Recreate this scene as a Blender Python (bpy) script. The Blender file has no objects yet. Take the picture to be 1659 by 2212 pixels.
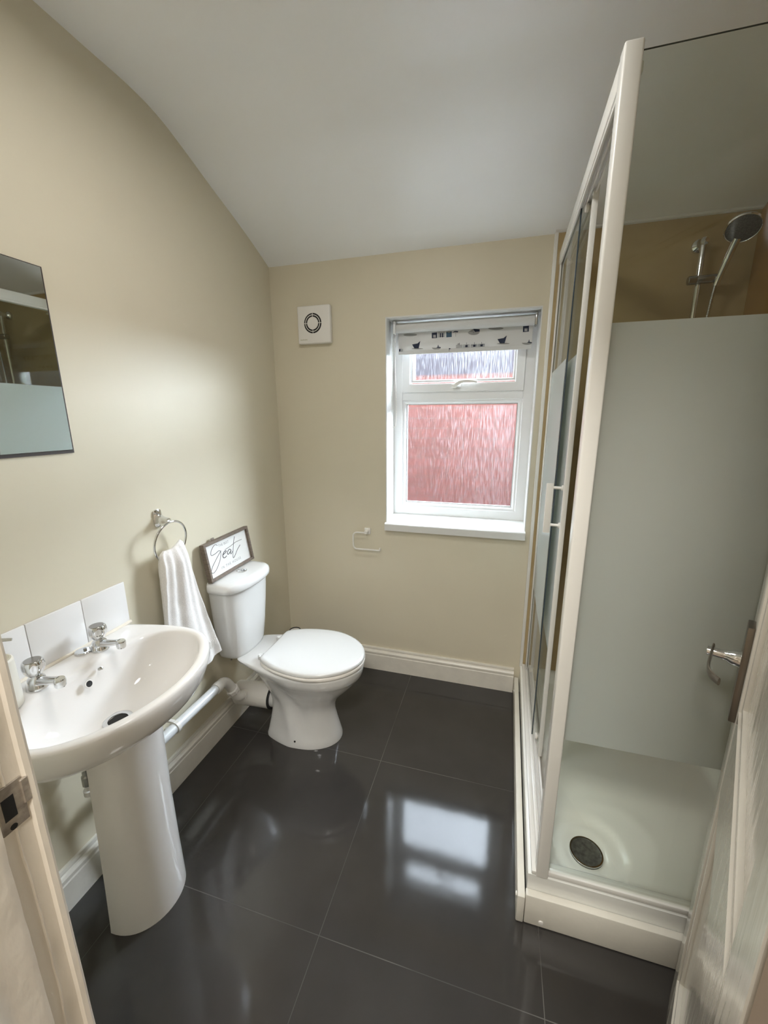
import bpy, bmesh, math, random
from mathutils import Vector, Matrix, noise
random.seed(7)
D2R = math.pi / 180
SC = bpy.context.scene
COL = SC.collection

# ------------------------------------------------------------------ camera
cam_d = bpy.data.cameras.new('camera'); cam = bpy.data.objects.new('camera', cam_d); COL.objects.link(cam)
cam_d.sensor_fit = 'HORIZONTAL'; cam_d.sensor_width = 36.0
cam_d.lens = 36.0 * 870.55 / 1659.0
cam_d.clip_start = 0.02; cam_d.clip_end = 60
RR = Vector((0.96151606, 0.27472114, -0.00389442))
FF = Vector((-0.26830888, 0.9358337, -0.22852928))
UU = Vector((-0.05913729, 0.22077948, 0.97352925))
cam.matrix_world = Matrix(((RR.x, UU.x, -FF.x, 1.17345), (RR.y, UU.y, -FF.y, 0.0), (RR.z, UU.z, -FF.z, 1.4325), (0, 0, 0, 1)))
SC.camera = cam
# ------------------------------------------------------------------ view
SC.view_settings.view_transform = 'Standard'; SC.view_settings.look = 'None'
SC.view_settings.gamma = 1.0; SC.view_settings.use_curve_mapping = False
SC.view_settings.exposure = 1.3
# ------------------------------------------------------------------ light
HALL_FILL = 14.5
ROOM_FILL = 3.4
w = bpy.data.worlds.new('overcast_sky'); SC.world = w; w.use_nodes = True
nt = w.node_tree; bg = nt.nodes['Background']; bg.inputs['Color'].default_value = (0.80, 0.90, 1.0, 1)
SKY_BASE = 1.2; SKY_ZENITH = 5.5; SKY_GLOW = 108.0; GLOW_DIR = (0.64, 0.72, 0.17); GLOW_K = 11.0
tcw = nt.nodes.new('ShaderNodeTexCoord'); nrm = nt.nodes.new('ShaderNodeVectorMath'); nrm.operation = 'NORMALIZE'; nt.links.new(tcw.outputs['Generated'], nrm.inputs[0])
dt = nt.nodes.new('ShaderNodeVectorMath'); dt.operation = 'DOT_PRODUCT'; nt.links.new(nrm.outputs[0], dt.inputs[0]); dt.inputs[1].default_value = Vector(GLOW_DIR).normalized()
def wm(op, a, b=None):
    n = nt.nodes.new('ShaderNodeMath'); n.operation = op
    for i_, v in enumerate((a, b)):
        if v is None: continue
        if isinstance(v, (int, float)): n.inputs[i_].default_value = v
        else: nt.links.new(v, n.inputs[i_])
    return n.outputs[0]
# overcast sky with the sun behind thin cloud to the right of the house
gl_ = wm('MULTIPLY', wm('EXPONENT', wm('MULTIPLY', wm('SUBTRACT', dt.outputs['Value'], 1.0), GLOW_K)), SKY_GLOW)
sz_ = nt.nodes.new('ShaderNodeSeparateXYZ'); nt.links.new(nrm.outputs[0], sz_.inputs[0])
zen = wm('MULTIPLY', wm('MAXIMUM', sz_.outputs['Z'], 0.0), SKY_ZENITH)
nt.links.new(wm('ADD', wm('ADD', gl_, zen), SKY_BASE), bg.inputs['Strength'])
pd = bpy.data.lights.new('window_portal', 'AREA'); pd.shape = 'RECTANGLE'; pd.size = 0.70; pd.size_y = 1.02
pd.cycles.is_portal = True
po = bpy.data.objects.new('window_portal', pd); COL.objects.link(po)
po.location = (0.97, 2.262, 1.39); po.rotation_euler = (-90 * D2R, 0, 0)
def area(name, loc, rot, size, power, color, shape='DISK'):
    d = bpy.data.lights.new(name, 'AREA'); d.shape = shape; d.size = size; d.energy = power; d.color = color
    o = bpy.data.objects.new(name, d); COL.objects.link(o); o.location = loc; o.rotation_euler = rot; return o
area('hall_fill_light', (1.05, -0.45, 2.36), (0, 0, 0), 0.40, HALL_FILL, (1.0, 0.96, 0.91))  # added fill, out of view, brightens whatever faces the camera
area('room_fill_light', (0.76, 0.84, 2.375), (0, 0, 0), 0.32, ROOM_FILL, (1.0, 0.985, 0.97))  # added fill above the frame, lifts walls the daylight leaves dark

# ------------------------------------------------------------------ materials
MATS = {}
def mat(name, color, rough=0.5, metal=0.0, noise_amt=0.0, noise_scale=8.0, bump=0.0, bump_scale=60.0, coat=0.0, spec=0.5,
        col2=None, stretch=(1, 1, 1)):
    m = bpy.data.materials.new(name); m.use_nodes = True; t = m.node_tree; p = t.nodes['Principled BSDF']
    p.inputs['Base Color'].default_value = (*color, 1); p.inputs['Roughness'].default_value = rough
    p.inputs['Metallic'].default_value = metal; p.inputs['Specular IOR Level'].default_value = spec
    if coat: p.inputs['Coat Weight'].default_value = coat; p.inputs['Coat Roughness'].default_value = 0.04
    tc = t.nodes.new('ShaderNodeTexCoord'); mp = t.nodes.new('ShaderNodeMapping'); mp.inputs['Scale'].default_value = stretch
    t.links.new(tc.outputs['Object'], mp.inputs['Vector'])
    n = t.nodes.new('ShaderNodeTexNoise'); n.inputs['Scale'].default_value = noise_scale; n.inputs['Detail'].default_value = 4
    t.links.new(mp.outputs[0], n.inputs['Vector'])
    mx = t.nodes.new('ShaderNodeMix'); mx.data_type = 'RGBA'
    c2 = col2 if col2 else tuple(c * (1 - noise_amt) for c in color)
    mx.inputs['A'].default_value = (*color, 1); mx.inputs['B'].default_value = (*c2, 1)
    rp = t.nodes.new('ShaderNodeMapRange'); rp.inputs['From Min'].default_value = 0.35; rp.inputs['From Max'].default_value = 0.7
    t.links.new(n.outputs['Fac'], rp.inputs['Value']); t.links.new(rp.outputs[0], mx.inputs['Factor'])
    t.links.new(mx.outputs['Result'], p.inputs['Base Color'])
    if bump:
        n2 = t.nodes.new('ShaderNodeTexNoise'); n2.inputs['Scale'].default_value = bump_scale; n2.inputs['Detail'].default_value = 5
        t.links.new(mp.outputs[0], n2.inputs['Vector'])
        b = t.nodes.new('ShaderNodeBump'); b.inputs['Strength'].default_value = 1.0; b.inputs['Distance'].default_value = bump
        t.links.new(n2.outputs['Fac'], b.inputs['Height']); t.links.new(b.outputs[0], p.inputs['Normal'])
    MATS[name] = m; return m

M_cream = mat('cream_wall_paint', (0.695, 0.64, 0.495), 0.5, noise_amt=0.03, noise_scale=2.5, bump=0.0015, bump_scale=9)
M_ceil = mat('white_ceiling_paint', (0.945, 0.965, 0.98), 0.32, spec=0.9, noise_amt=0.02, noise_scale=2.0, bump=0.006, bump_scale=3.2)
M_hallw = mat('hall_paint', (0.74, 0.68, 0.58), 0.7, noise_amt=0.03)
M_hallf = mat('hall_carpet', (0.30, 0.24, 0.19), 0.9, noise_amt=0.2, noise_scale=60)
M_gloss = mat('white_gloss_paint', (0.66, 0.625, 0.55), 0.10, noise_amt=0.08, noise_scale=6, bump=0.0010, bump_scale=30, stretch=(1, 1, .15), spec=.8)
M_skirt = mat('skirting_paint', (0.80, 0.765, 0.68), 0.35, noise_amt=0.10, noise_scale=14, bump=0.0008, bump_scale=40)
M_jamb = mat('worn_jamb_paint', (0.84, 0.77, 0.66), 0.36, noise_amt=0.10, noise_scale=7, bump=0.005, bump_scale=16, stretch=(1, 1, .45))
M_wood = mat('old_dark_wood', (0.16, 0.13, 0.10), 0.8, noise_amt=0.4, noise_scale=20)
M_upvc = mat('white_plastic_frame', (0.86, 0.87, 0.87), 0.25)
M_reveal = mat('white_reveal_paint', (0.72, 0.72, 0.69), 0.45, bump=0.0008, bump_scale=30)
M_ceramic = mat('white_ceramic', (0.90, 0.875, 0.84), 0.06, spec=0.6)
M_toiletc = mat('toilet_ceramic', (0.72, 0.72, 0.70), 0.07, spec=0.6)
M_seat = mat('white_seat_plastic', (0.66, 0.66, 0.64), 0.16)
M_plastic = mat('white_plastic', (0.82, 0.80, 0.75), 0.3)
M_enam = mat('white_enamel_metal', (0.82, 0.81, 0.765), 0.25, noise_amt=0.03)
M_board = mat('painted_board', (0.80, 0.775, 0.69), 0.4, noise_amt=0.08, noise_scale=9, bump=0.0006, bump_scale=50)
M_tray = mat('white_acrylic_tray', (0.88, 0.89, 0.85), 0.16)
M_chrome = mat('chrome', (0.74, 0.75, 0.76), 0.07, metal=1.0)
M_dchrome = mat('dull_chrome', (0.42, 0.41, 0.39), 0.22, metal=1.0, noise_amt=0.1)
M_blackrub = mat('black_rubber', (0.015, 0.015, 0.015), 0.5)
M_dark = mat('dark_recess', (0.01, 0.01, 0.01), 0.6)
M_tilew = mat('white_glazed_tile', (0.82, 0.805, 0.78), 0.10, bump=0.0008, bump_scale=12)
M_grout = mat('grout', (0.45, 0.36, 0.30), 0.8)
M_seal = mat('sealant', (0.83, 0.76, 0.64), 0.35)
M_mirror = mat('mirror_silver', (0.80, 0.84, 0.82), 0.015, metal=1.0)
M_mback = mat('mirror_edge', (0.05, 0.04, 0.035), 0.6)
M_towel = mat('white_terry', (0.86, 0.83, 0.79), 0.95, noise_amt=0.08, noise_scale=160, bump=0.0012, bump_scale=420, spec=0.1)
M_frame = mat('grey_brown_wood', (0.175, 0.135, 0.10), 0.6, noise_amt=0.45, noise_scale=40, stretch=(1, 1, 6), bump=0.0006, bump_scale=90)
M_sign = mat('sign_board_white', (0.80, 0.80, 0.77), 0.5)
M_ink = mat('black_ink', (0.012, 0.012, 0.016), 0.5)
M_ink2 = mat('grey_ink', (0.20, 0.20, 0.20), 0.6)
M_navy = mat('navy_print', (0.022, 0.03, 0.06), 0.8)
M_gprint = mat('grey_print', (0.30, 0.30, 0.29), 0.8)
M_teal = mat('slate_blue_print', (0.05, 0.10, 0.15), 0.8)
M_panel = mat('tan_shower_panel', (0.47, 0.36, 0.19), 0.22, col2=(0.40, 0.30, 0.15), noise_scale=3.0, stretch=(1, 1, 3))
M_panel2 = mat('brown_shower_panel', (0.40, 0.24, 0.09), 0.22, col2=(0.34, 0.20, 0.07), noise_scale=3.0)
M_copper = mat('tarnished_copper', (0.22, 0.13, 0.08), 0.4, metal=0.8, noise_amt=0.3)
M_strike = mat('tarnished_steel', (0.20, 0.17, 0.145), 0.38, metal=0.5, col2=(0.58, 0.51, 0.42), noise_scale=42, bump=0.001, bump_scale=80)
M_pewter = mat('satin_nickel', (0.20, 0.175, 0.145), 0.3, metal=0.9)
M_slate = mat('blue_grey_slate', (0.055, 0.058, 0.075), 0.8, noise_amt=0.2, noise_scale=2)
M_ground = mat('yard_ground', (0.25, 0.24, 0.22), 0.9, noise_amt=0.2)
M_nozzle = mat('grey_nozzles', (0.13, 0.125, 0.12), 0.5, noise_amt=0.5, noise_scale=220)

def new_tree(name):
    m = bpy.data.materials.new(name); m.use_nodes = True; t = m.node_tree
    for n in list(t.nodes):
        if n.type != 'OUTPUT_MATERIAL': t.nodes.remove(n)
    return m, t, t.nodes['Material Output']

# floor tiles: 600 mm dark porcelain with thin grout
m = mat('dark_porcelain_tiles', (0.046, 0.043, 0.040), 0.13, noise_amt=0.18, noise_scale=4, bump=0.0004, bump_scale=5, spec=0.5)
M_floor = m; t = m.node_tree; p = t.nodes['Principled BSDF']
tc = t.nodes.new('ShaderNodeTexCoord'); sx = t.nodes.new('ShaderNodeSeparateXYZ'); t.links.new(tc.outputs['Object'], sx.inputs[0])
def mth(op, a, b=None, c=None):
    n = t.nodes.new('ShaderNodeMath'); n.operation = op
    for i, v in enumerate((a, b, c)):
        if v is None: continue
        if isinstance(v, (int, float)): n.inputs[i].default_value = v
        else: t.links.new(v, n.inputs[i])
    return n.outputs[0]
def line(out, off, step, width):
    a = mth('FRACT', mth('DIVIDE', mth('SUBTRACT', out, off), step))
    a = mth('ABSOLUTE', mth('SUBTRACT', a, 0.5))
    return mth('GREATER_THAN', a, 0.5 - width / step / 2)
lx = line(sx.outputs['X'], 0.16 - 0.6, 0.6, 0.0021)
ly = line(sx.outputs['Y'], 0.755 - 0.622 * 2, 0.622, 0.0021)
g = mth('MAXIMUM', lx, ly)
gn = t.nodes.new('ShaderNodeTexNoise'); gn.inputs['Scale'].default_value = 3.5; t.links.new(tc.outputs['Object'], gn.inputs['Vector'])
gr = t.nodes.new('ShaderNodeValToRGB'); gr.color_ramp.elements[0].position = .42; gr.color_ramp.elements[0].color = (.035, .032, .03, 1)
gr.color_ramp.elements[1].position = .72; gr.color_ramp.elements[1].color = (.13, .12, .11, 1)
t.links.new(gn.outputs['Fac'], gr.inputs[0])
src = p.inputs['Base Color'].links[0].from_socket
mx = t.nodes.new('ShaderNodeMix'); mx.data_type = 'RGBA'; t.links.new(g, mx.inputs['Factor']); t.links.new(src, mx.inputs['A']); t.links.new(gr.outputs[0], mx.inputs['B'])
t.links.new(mx.outputs['Result'], p.inputs['Base Color'])
t.links.new(mth('ADD', mth('MULTIPLY', g, 0.5), 0.085), p.inputs['Roughness'])

# clear glass
def glass_mat(name, tint, refl=1.0):
    m, t, out = new_tree(name)
    tr = t.nodes.new('ShaderNodeBsdfTransparent'); tr.inputs[0].default_value = (*tint, 1)
    gl = t.nodes.new('ShaderNodeBsdfGlossy'); gl.inputs['Roughness'].default_value = 0.02
    fr = t.nodes.new('ShaderNodeFresnel'); fr.inputs[0].default_value = 1.45
    mu = t.nodes.new('ShaderNodeMath'); mu.operation = 'MULTIPLY'; mu.inputs[1].default_value = refl; t.links.new(fr.outputs[0], mu.inputs[0])
    ge = t.nodes.new('ShaderNodeNewGeometry'); fb_ = t.nodes.new('ShaderNodeMath'); fb_.operation = 'SUBTRACT'; fb_.inputs[0].default_value = 1.0; t.links.new(ge.outputs['Backfacing'], fb_.inputs[1])
    m2_ = t.nodes.new('ShaderNodeMath'); m2_.operation = 'MULTIPLY'; t.links.new(mu.outputs[0], m2_.inputs[0]); t.links.new(fb_.outputs[0], m2_.inputs[1])
    mi = t.nodes.new('ShaderNodeMixShader'); t.links.new(m2_.outputs[0], mi.inputs[0]); t.links.new(tr.outputs[0], mi.inputs[1]); t.links.new(gl.outputs[0], mi.inputs[2])
    t.links.new(mi.outputs[0], out.inputs[0]); return m
M_glass = glass_mat('clear_shower_glass', (0.93, 0.945, 0.915), 1.0)
M_clear = glass_mat('clear_glass_back', (0.99, 0.99, 0.99), 0.3)
# frosted band
m, t, out = new_tree('frosted_glass'); M_frost = m
tl = t.nodes.new('ShaderNodeBsdfTranslucent'); tl.inputs[0].default_value = (0.75, 0.80, 0.75, 1)
df = t.nodes.new('ShaderNodeBsdfDiffuse'); df.inputs[0].default_value = (0.52, 0.545, 0.50, 1)
gl = t.nodes.new('ShaderNodeBsdfGlossy'); gl.inputs['Roughness'].default_value = 0.14
fr = t.nodes.new('ShaderNodeFresnel'); fr.inputs[0].default_value = 1.42
m1 = t.nodes.new('ShaderNodeMixShader'); m1.inputs[0].default_value = 0.5; t.links.new(tl.outputs[0], m1.inputs[1]); t.links.new(df.outputs[0], m1.inputs[2])
m2 = t.nodes.new('ShaderNodeMixShader'); t.links.new(fr.outputs[0], m2.inputs[0]); t.links.new(m1.outputs[0], m2.inputs[1]); t.links.new(gl.outputs[0], m2.inputs[2])
t.links.new(m2.outputs[0], out.inputs[0])
m, t, out = new_tree('lit_frosted_glass'); M_frost_lit = m  # same frosting, with window light put into a paler cyan colour
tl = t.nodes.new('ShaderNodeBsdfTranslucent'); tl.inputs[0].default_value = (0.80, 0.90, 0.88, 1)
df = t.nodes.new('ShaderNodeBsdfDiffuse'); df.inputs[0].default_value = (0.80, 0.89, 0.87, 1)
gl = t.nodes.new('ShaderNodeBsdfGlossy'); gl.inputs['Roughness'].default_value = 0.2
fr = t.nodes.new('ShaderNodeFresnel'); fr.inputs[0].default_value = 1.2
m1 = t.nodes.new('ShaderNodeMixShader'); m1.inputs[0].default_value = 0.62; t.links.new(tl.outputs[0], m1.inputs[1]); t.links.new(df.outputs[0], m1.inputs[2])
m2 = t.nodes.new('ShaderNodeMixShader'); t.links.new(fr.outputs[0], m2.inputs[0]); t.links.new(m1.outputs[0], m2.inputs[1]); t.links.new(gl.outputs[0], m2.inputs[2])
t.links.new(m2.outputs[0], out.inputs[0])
# obscure window glass
m, t, out = new_tree('rain_pattern_window_glass'); M_pane = m
tc = t.nodes.new('ShaderNodeTexCoord'); mp = t.nodes.new('ShaderNodeMapping'); mp.inputs['Scale'].default_value = (1, 1, 0.06)
t.links.new(tc.outputs['Object'], mp.inputs[0])
n1 = t.nodes.new('ShaderNodeTexNoise'); n1.inputs['Scale'].default_value = 330; n1.inputs['Detail'].default_value = 5; t.links.new(mp.outputs[0], n1.inputs['Vector'])
n2 = t.nodes.new('ShaderNodeTexNoise'); n2.inputs['Scale'].default_value = 260; n2.inputs['Detail'].default_value = 2; t.links.new(tc.outputs['Object'], n2.inputs['Vector'])
ad = t.nodes.new('ShaderNodeMath'); ad.operation = 'MULTIPLY_ADD'; ad.inputs[1].default_value = 0.35; t.links.new(n2.outputs['Fac'], ad.inputs[0]); t.links.new(n1.outputs['Fac'], ad.inputs[2])
bp = t.nodes.new('ShaderNodeBump'); bp.inputs['Strength'].default_value = 1.0; bp.inputs['Distance'].default_value = 0.0006; t.links.new(ad.outputs[0], bp.inputs['Height'])
rf = t.nodes.new('ShaderNodeBsdfRefraction'); rf.inputs['Roughness'].default_value = 0.12; rf.inputs['IOR'].default_value = 1.12; rf.inputs[0].default_value = (.95, .97, .98, 1); t.links.new(bp.outputs[0], rf.inputs['Normal'])
tr = t.nodes.new('ShaderNodeBsdfTransparent'); tr.inputs[0].default_value = (.97, .98, 1, 1)
tl = t.nodes.new('ShaderNodeBsdfTranslucent'); tl.inputs[0].default_value = (.90, .94, 1, 1)
gl = t.nodes.new('ShaderNodeBsdfGlossy'); gl.inputs['Roughness'].default_value = 0.1; t.links.new(bp.outputs[0], gl.inputs['Normal'])
st = t.nodes.new('ShaderNodeMapRange'); st.inputs['From Min'].default_value = 0.52; st.inputs['From Max'].default_value = 0.80; st.inputs['To Min'].default_value = 0.008; st.inputs['To Max'].default_value = 0.07
sxx = t.nodes.new('ShaderNodeSeparateXYZ'); t.links.new(tc.outputs['Object'], sxx.inputs[0])
bm_ = t.nodes.new('ShaderNodeMapRange'); bm_.inputs['From Min'].default_value = 0.85; bm_.inputs['From Max'].default_value = 1.2; bm_.inputs['To Min'].default_value = 0.22; bm_.inputs['To Max'].default_value = 1.0
t.links.new(sxx.outputs['X'], bm_.inputs['Value']); t.links.new(bm_.outputs[0], bp.inputs['Strength'])
ed = t.nodes.new('ShaderNodeMapRange'); ed.inputs['From Min'].default_value = 0.75; ed.inputs['From Max'].default_value = 1.28; ed.inputs['To Min'].default_value = 0.0; ed.inputs['To Max'].default_value = 0.16
t.links.new(sxx.outputs['X'], ed.inputs['Value'])
sm = t.nodes.new('ShaderNodeMath'); sm.operation = 'ADD'; t.links.new(n1.outputs['Fac'], sm.inputs[0]); t.links.new(ed.outputs[0], sm.inputs[1]); t.links.new(sm.outputs[0], st.inputs['Value'])
a1 = t.nodes.new('ShaderNodeMixShader'); a1.inputs[0].default_value = 0.42; t.links.new(rf.outputs[0], a1.inputs[1]); t.links.new(tr.outputs[0], a1.inputs[2])
a2 = t.nodes.new('ShaderNodeMixShader'); t.links.new(st.outputs[0], a2.inputs[0]); t.links.new(a1.outputs[0], a2.inputs[1]); t.links.new(tl.outputs[0], a2.inputs[2])
a3 = t.nodes.new('ShaderNodeMixShader'); a3.inputs[0].default_value = 0.05; t.links.new(a2.outputs[0], a3.inputs[1]); t.links.new(gl.outputs[0], a3.inputs[2])
t.links.new(a3.outputs[0], out.inputs[0])
# blind fabric
m, t, out = new_tree('blind_fabric'); M_blind = m
tl = t.nodes.new('ShaderNodeBsdfTranslucent'); tl.inputs[0].default_value = (0.62, 0.62, 0.60, 1)
df = t.nodes.new('ShaderNodeBsdfDiffuse'); df.inputs[0].default_value = (0.80, 0.80, 0.78, 1)
m1 = t.nodes.new('ShaderNodeMixShader'); m1.inputs[0].default_value = 0.78; t.links.new(tl.outputs[0], m1.inputs[1]); t.links.new(df.outputs[0], m1.inputs[2]); t.links.new(m1.outputs[0], out.inputs[0])
# brick
m = mat('red_brick', (0.42, 0.13, 0.09), 0.9, noise_amt=0.25, noise_scale=3); M_brick = m; t = m.node_tree
tc = t.nodes.new('ShaderNodeTexCoord'); mp = t.nodes.new('ShaderNodeMapping'); mp.inputs['Rotation'].default_value = (90 * D2R, 0, 0); t.links.new(tc.outputs['Object'], mp.inputs[0])
bt = t.nodes.new('ShaderNodeTexBrick'); bt.inputs['Scale'].default_value = 1.0; bt.inputs['Brick Width'].default_value = 0.225; bt.inputs['Row Height'].default_value = 0.075; bt.inputs['Mortar Size'].default_value = 0.005
bt.inputs['Color1'].default_value = (.13, .040, .036, 1); bt.inputs['Color2'].default_value = (.11, .034, .030, 1); bt.inputs['Mortar'].default_value = (.10, .048, .042, 1)
t.links.new(mp.outputs[0], bt.inputs['Vector']); t.links.new(bt.outputs['Color'], t.nodes['Principled BSDF'].inputs['Base Color'])

# ------------------------------------------------------------------ mesh helpers
class MB:
    def __init__(s): s.bm = bmesh.new(); s.mi = 0; s.tf = None
    def v(s, p):
        p = Vector(p)
        return s.bm.verts.new(s.tf @ p if s.tf is not None else p)
    def face(s, vs):
        try:
            f = s.bm.faces.new(vs); f.material_index = s.mi; return f
        except ValueError: return None
    def poly(s, pts): return s.face([s.v(p) for p in pts])
    def box(s, x0, x1, y0, y1, z0, z1, bev=0.0, seg=2):
        c = [s.v((x, y, z)) for z in (z0, z1) for y in (y0, y1) for x in (x0, x1)]
        fs = [s.face([c[i] for i in q]) for q in ((0, 2, 3, 1), (4, 5, 7, 6), (0, 1, 5, 4), (2, 6, 7, 3), (0, 4, 6, 2), (1, 3, 7, 5))]
        if bev:
            es = set(e for f in fs for e in f.edges)
            r = bmesh.ops.bevel(s.bm, geom=list(es), offset=bev, segments=seg, affect='EDGES', profile=0.5)
            for f in r['faces']: f.material_index = s.mi
        return s
    def loft(s, rings, closed=True, cap0=True, cap1=True):
        R = [[s.v(p) for p in r] for r in rings]; n = len(R[0])
        for a, b in zip(R, R[1:]):
            for i in range(n if closed else n - 1):
                j = (i + 1) % n; s.face([a[i], a[j], b[j], b[i]])
        if closed and cap0: s.face(R[0][::-1])
        if closed and cap1: s.face(R[-1])
        return R
    def tube(s, pts, r, seg=16, caps=True, close=False):
        pts = [Vector(p) for p in pts]; n = len(pts); rs = r if isinstance(r, (list, tuple)) else [r] * n
        rings = []; prev = None
        for i, p in enumerate(pts):
            if close: d = pts[(i + 1) % n] - pts[i - 1]
            else: d = pts[min(i + 1, n - 1)] - pts[max(i - 1, 0)]
            d.normalize()
            if prev is None:
                u = d.cross(Vector((0, 0, 1)));
                if u.length < .05: u = d.cross(Vector((0, 1, 0)))
            else: u = prev - d * prev.dot(d)
            u.normalize(); prev = u; w_ = d.cross(u)
            rings.append([p + (u * math.cos(k * 2 * math.pi / seg) + w_ * math.sin(k * 2 * math.pi / seg)) * rs[i] for k in range(seg)])
        if close: rings.append(rings[0]); s.loft(rings, True, False, False); bmesh.ops.remove_doubles(s.bm, verts=s.bm.verts, dist=1e-6)
        else: s.loft(rings, True, caps, caps)
        return s
    def lathe(s, prof, o, ax=(0, 0, 1), seg=32, cap=True, facet=None):
        ax = Vector(ax).normalized(); o = Vector(o); u = ax.cross(Vector((0, 0, 1)))
        if u.length < .05: u = Vector((1, 0, 0))
        u.normalize(); w_ = ax.cross(u)
        rings = [[o + ax * z + (u * math.cos(k * 2 * math.pi / seg) + w_ * math.sin(k * 2 * math.pi / seg)) * max(r, 1e-5) for k in range(seg)] for r, z in prof]
        s.loft(rings, True, cap, cap); return s
    def sheet(s, x0, x1, y0, y1, z0, z1, ax):
        """box whose face towards -ax carries slot 0 and all others slot 1"""
        s.box(x0, x1, y0, y1, z0, z1)
        s.bm.faces.ensure_lookup_table()
        for f in s.bm.faces[-6:]:
            c = f.calc_center_median(); lo = (x0, y0, z0)[ax]
            f.material_index = 0 if abs(c[ax] - lo) < 1e-6 and abs((x1, y1, z1)[ax] - lo) > 1e-7 else 1
        return s
    def prism(s, pts2, f0, f1):   # f0/f1 map 2-D outline to 3-D front / back
        s.loft([[f0(p) for p in pts2], [f1(p) for p in pts2]]); return s
    def build(s, name, mats, parent=None, smooth=True, ang=32, kind=None, warp=None):
        bm = s.bm
        if warp:
            for v in bm.verts: v.co = warp(v.co)
        bmesh.ops.recalc_face_normals(bm, faces=bm.faces)
        if smooth:
            for f in bm.faces: f.smooth = True
            for e in bm.edges:
                if len(e.link_faces) == 2:
                    e.smooth = e.calc_face_angle(0) < ang * D2R
        me = bpy.data.meshes.new(name); bm.to_mesh(me); bm.free()
        for m_ in (mats if isinstance(mats, (list, tuple)) else [mats]): me.materials.append(m_)
        o = bpy.data.objects.new(name, me); COL.objects.link(o)
        if parent is not None: o.parent = parent; o.matrix_parent_inverse = parent.matrix_basis.inverted() if parent.parent is None else (parent.parent.matrix_basis.inverted() if False else Matrix())
        if kind: o['kind'] = kind
        return o
def part(mb, name, mats, parent, **k):
    """parts are modelled in the coordinates of the place; parent to thing keeping the world position"""
    o = mb.build(name, mats, None, **k); o.parent = parent
    w_ = parent.matrix_basis
    q = parent.parent
    while q is not None: w_ = q.matrix_basis @ parent.matrix_parent_inverse @ w_; q = q.parent
    o.matrix_parent_inverse = w_.inverted(); return o
def tag(o, label, cat, group=None):
    o['label'] = label; o['category'] = cat
    if group: o['group'] = group
    return o
def empty(name, loc, label=None, cat=None, rz=0, group=None, kind=None):
    o = bpy.data.objects.new(name, None); COL.objects.link(o); o.location = loc; o.rotation_euler = (0, 0, rz); o.empty_display_size = .05
    if label: tag(o, label, cat, group)
    if kind: o['kind'] = kind
    return o
def catmull(P, n, closed=True):
    P = [Vector(p) for p in P]; m_ = len(P); out = []
    segs = m_ if closed else m_ - 1
    for k in range(n if closed else n + 1):
        t_ = k / n * segs; i = min(int(t_), segs - 1); f = t_ - i
        g_ = (lambda j: P[j % m_]) if closed else (lambda j: P[max(0, min(m_ - 1, j))])
        a, b, c, d = g_(i - 1), g_(i), g_(i + 1), g_(i + 2)
        out.append(0.5 * ((2 * b) + (c - a) * f + (2 * a - 5 * b + 4 * c - d) * f * f + (3 * b - a - 3 * c + d) * f ** 3))
    return out
def arc(c, r, a0, a1, n, f):
    return [f(c[0] + r * math.cos(a0 + (a1 - a0) * i / n), c[1] + r * math.sin(a0 + (a1 - a0) * i / n)) for i in range(n + 1)]

D = 2.007
XR = 2.05
YF = 0.262
# ================================================================== SETTING
MB().box(-0.25, XR + .2, -1.6, D + .25, -0.12, 0).build('floor', M_floor, kind='structure', smooth=False)
MB().box(-0.6, XR + .6, -1.6, YF - .13, 0.001, 0.006).build('hall_floor', M_hallf, kind='structure', smooth=False)
MB().box(-.15, 0, .13, D + .25, 0, 2.7).build('wall_left', M_cream, kind='structure', smooth=False)
MB().box(XR, XR + .15, .13, D + .25, 0, 2.7).build('wall_right', M_cream, kind='structure', smooth=False)
# back wall with window hole
WX0, WX1, WZ0, WZ1 = 0.611, 1.314, 0.872, 1.896
b = MB()
b.box(-.15, WX0, D, D + .25, 0, 2.7); b.box(WX1, XR + .15, D, D + .25, 0, 2.7)
b.box(WX0, WX1, D, D + .25, 0, WZ0); b.box(WX0, WX1, D, D + .25, WZ1, 2.7)
b.build('wall_back', M_cream, kind='structure', smooth=False)
# white painted reveal lining (three sides), flush with the wall face
b = MB()
b.box(WX0, WX0 + .004, D - .001, D + .143, WZ0, WZ1); b.box(WX1 - .004, WX1, D - .001, D + .143, WZ0, WZ1)
b.box(WX0, WX1, D - .001, D + .143, WZ1 - .004, WZ1)
b.box(WX0 - .002, WX0 + .003, D - .0025, D + .004, WZ0, WZ1 + .002); b.box(WX0, WX1, D - .0025, D + .004, WZ1 - .003, WZ1 + .002)
b.build('trim_3', M_reveal, kind='structure', smooth=False)
# front wall with door opening
b = MB(); FY0 = 0.135; FY1 = 0.25
b.box(-.15, .645, FY0, FY1, 0, 2.7); b.box(1.385, XR + .15, FY0, FY1, 0, 2.7); b.box(.645, 1.385, FY0, FY1, 2.02, 2.7)
b.build('wall_front', M_cream, kind='structure', smooth=False)
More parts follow.
